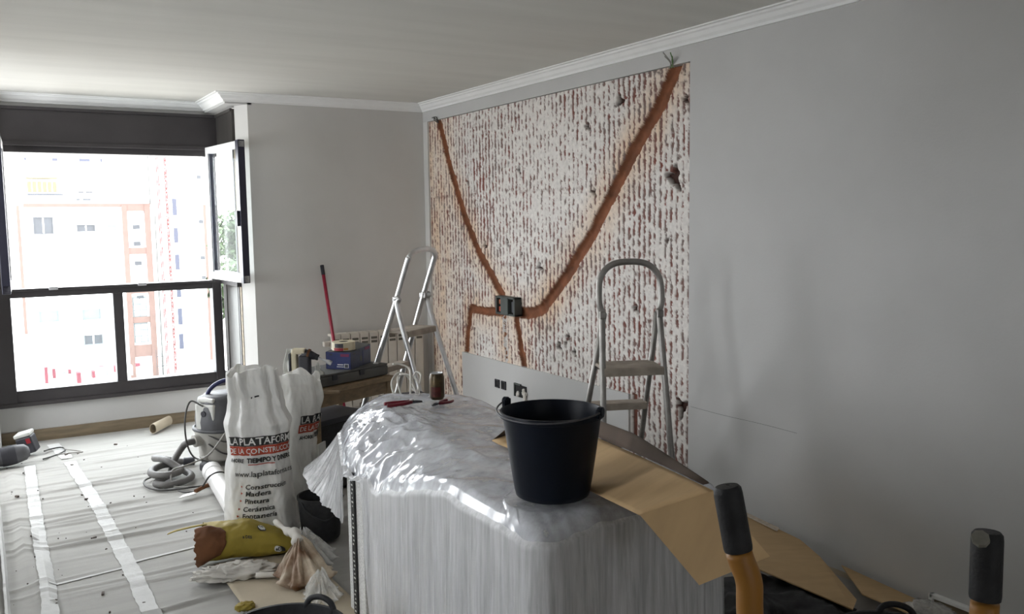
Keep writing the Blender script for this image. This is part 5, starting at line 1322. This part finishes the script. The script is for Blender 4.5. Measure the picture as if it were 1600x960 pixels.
for sx in (-0.3, 0.3):
    for sy in (-0.3, 0.3): obj('mast_chord', bx((cx0 + sx - 0.035, cy0 + sy - 0.035, -16), (cx0 + sx + 0.035, cy0 + sy + 0.035, 6.8)), 'crane', cg)
V, F = [], []
for k in range(37):
    z = -15.8 + k * 0.62; s_ = 1 if k % 2 else -1
    for a, b in (((-0.3 * s_, -0.3, z), (0.3 * s_, -0.3, z + 0.62)), ((0.3, -0.3 * s_, z), (0.3, 0.3 * s_, z + 0.62)), ((-0.3, -0.3, z), (0.3, -0.3, z))):
        V, F = join((V, F), tube([Vector((cx0, cy0, 0)) + Vector(a), Vector((cx0, cy0, 0)) + Vector(b)], 0.022, 4))
obj('mast_lattice', (V, F), 'crane', cg); 
sf = thing('site_hoist', (12.4, 76, -16), 'pale grey scaffold hoist frame at the foot of the tower block', 'hoist')
V, F = [], []
for i in range(5):
    V, F = join((V, F), bx((12.2 + i * 0.2, 76, -16), (12.23 + i * 0.2, 76.05, -8.6)))
for j in range(9):
    V, F = join((V, F), bx((12.2, 76, -15.6 + j * 0.8), (13.03, 76.05, -15.56 + j * 0.8)))
obj('frame', (V, F), 'fac_win', sf)
ws = thing('site_fence', (7.0, 72, -16), 'low red and grey building site barrier across the street', 'fence')
for i in range(14):
    h_ = random.uniform(0.5, 1.6); obj('barrier_panel', bx((3.4 + i * 0.52, 72 + random.random(), -9.9 + random.uniform(-0.3, 0.9)), (3.4 + i * 0.52 + random.uniform(0.1, 0.35), 72.1 + 1, -9.6 + random.uniform(0.0, 0.6) + h_ * 0.2)), 'redgate' if i % 3 else 'fac_winl', ws)
obj('low_roof', bx((2.6, 70, -10.6), (8.4, 71, -10.35)), 'fac_winl', ws)
obj('low_wall', bx((-4, 70.2, -16), (12.0, 73.5, -10.6)), 'fac_white', ws)
def tree(x, y, z0, h, r, seed, label):
    t = thing('tree', (x, y, z0), label, 'tree')
    obj('trunk', tube([(x, y, z0), (x + 0.1, y, z0 + h * 0.5), (x, y, z0 + h * 0.8)], 0.25, 8, rfun=lambda q: 1 - 0.6 * q), 'bark', t)
    V, F = [], []; rs = random.Random(seed)
    for k in range(1500):
        th, u = rs.random() * 6.283, rs.uniform(-1, 1); q = rs.random() ** 0.4
        s = math.sqrt(1 - u * u); bump_ = 1 + 0.35 * noise.noise(Vector((s * math.cos(th) * 2, s * math.sin(th) * 2, u * 2 + seed)))
        p = Vector((x + r * q * bump_ * s * math.cos(th), y + r * q * bump_ * s * math.sin(th), z0 + h + r * 1.1 * q * bump_ * u))
        e1 = Vector((rs.uniform(-1, 1), rs.uniform(-1, 1), rs.uniform(-1, 1))).normalized(); e2 = e1.orthogonal().normalized(); sz = rs.uniform(0.10, 0.26)
        o = len(V); V += [tuple(p - e1 * sz), tuple(p + e2 * sz * 0.6), tuple(p + e1 * sz), tuple(p - e2 * sz * 0.6)]; F.append((o, o + 1, o + 2, o + 3))
    f = obj('foliage', (V, F), 'leaf', t); f['kind'] = 'stuff'
tree(15.0, 60.0, -16, 16.6, 1.7, 3, 'round green tree seen through the open right sash, farther one')
tree(12.0, 48.0, -16, 14.0, 1.5, 9, 'bushy green tree seen low through the open right sash, nearer one')
fb = thing('distant_building', (26, 95, -16), 'pale distant house behind the trees right of the tower block', 'building')
obj('wall', bx((20.5, 95, -16), (36, 104, 1.4)), 'fac_white', fb)
for i in range(4):
    obj('window', bx((21.5 + i * 1.6, 94.9, -1.6), (22.2 + i * 1.6, 95, -0.6)), 'fac_winl', fb)
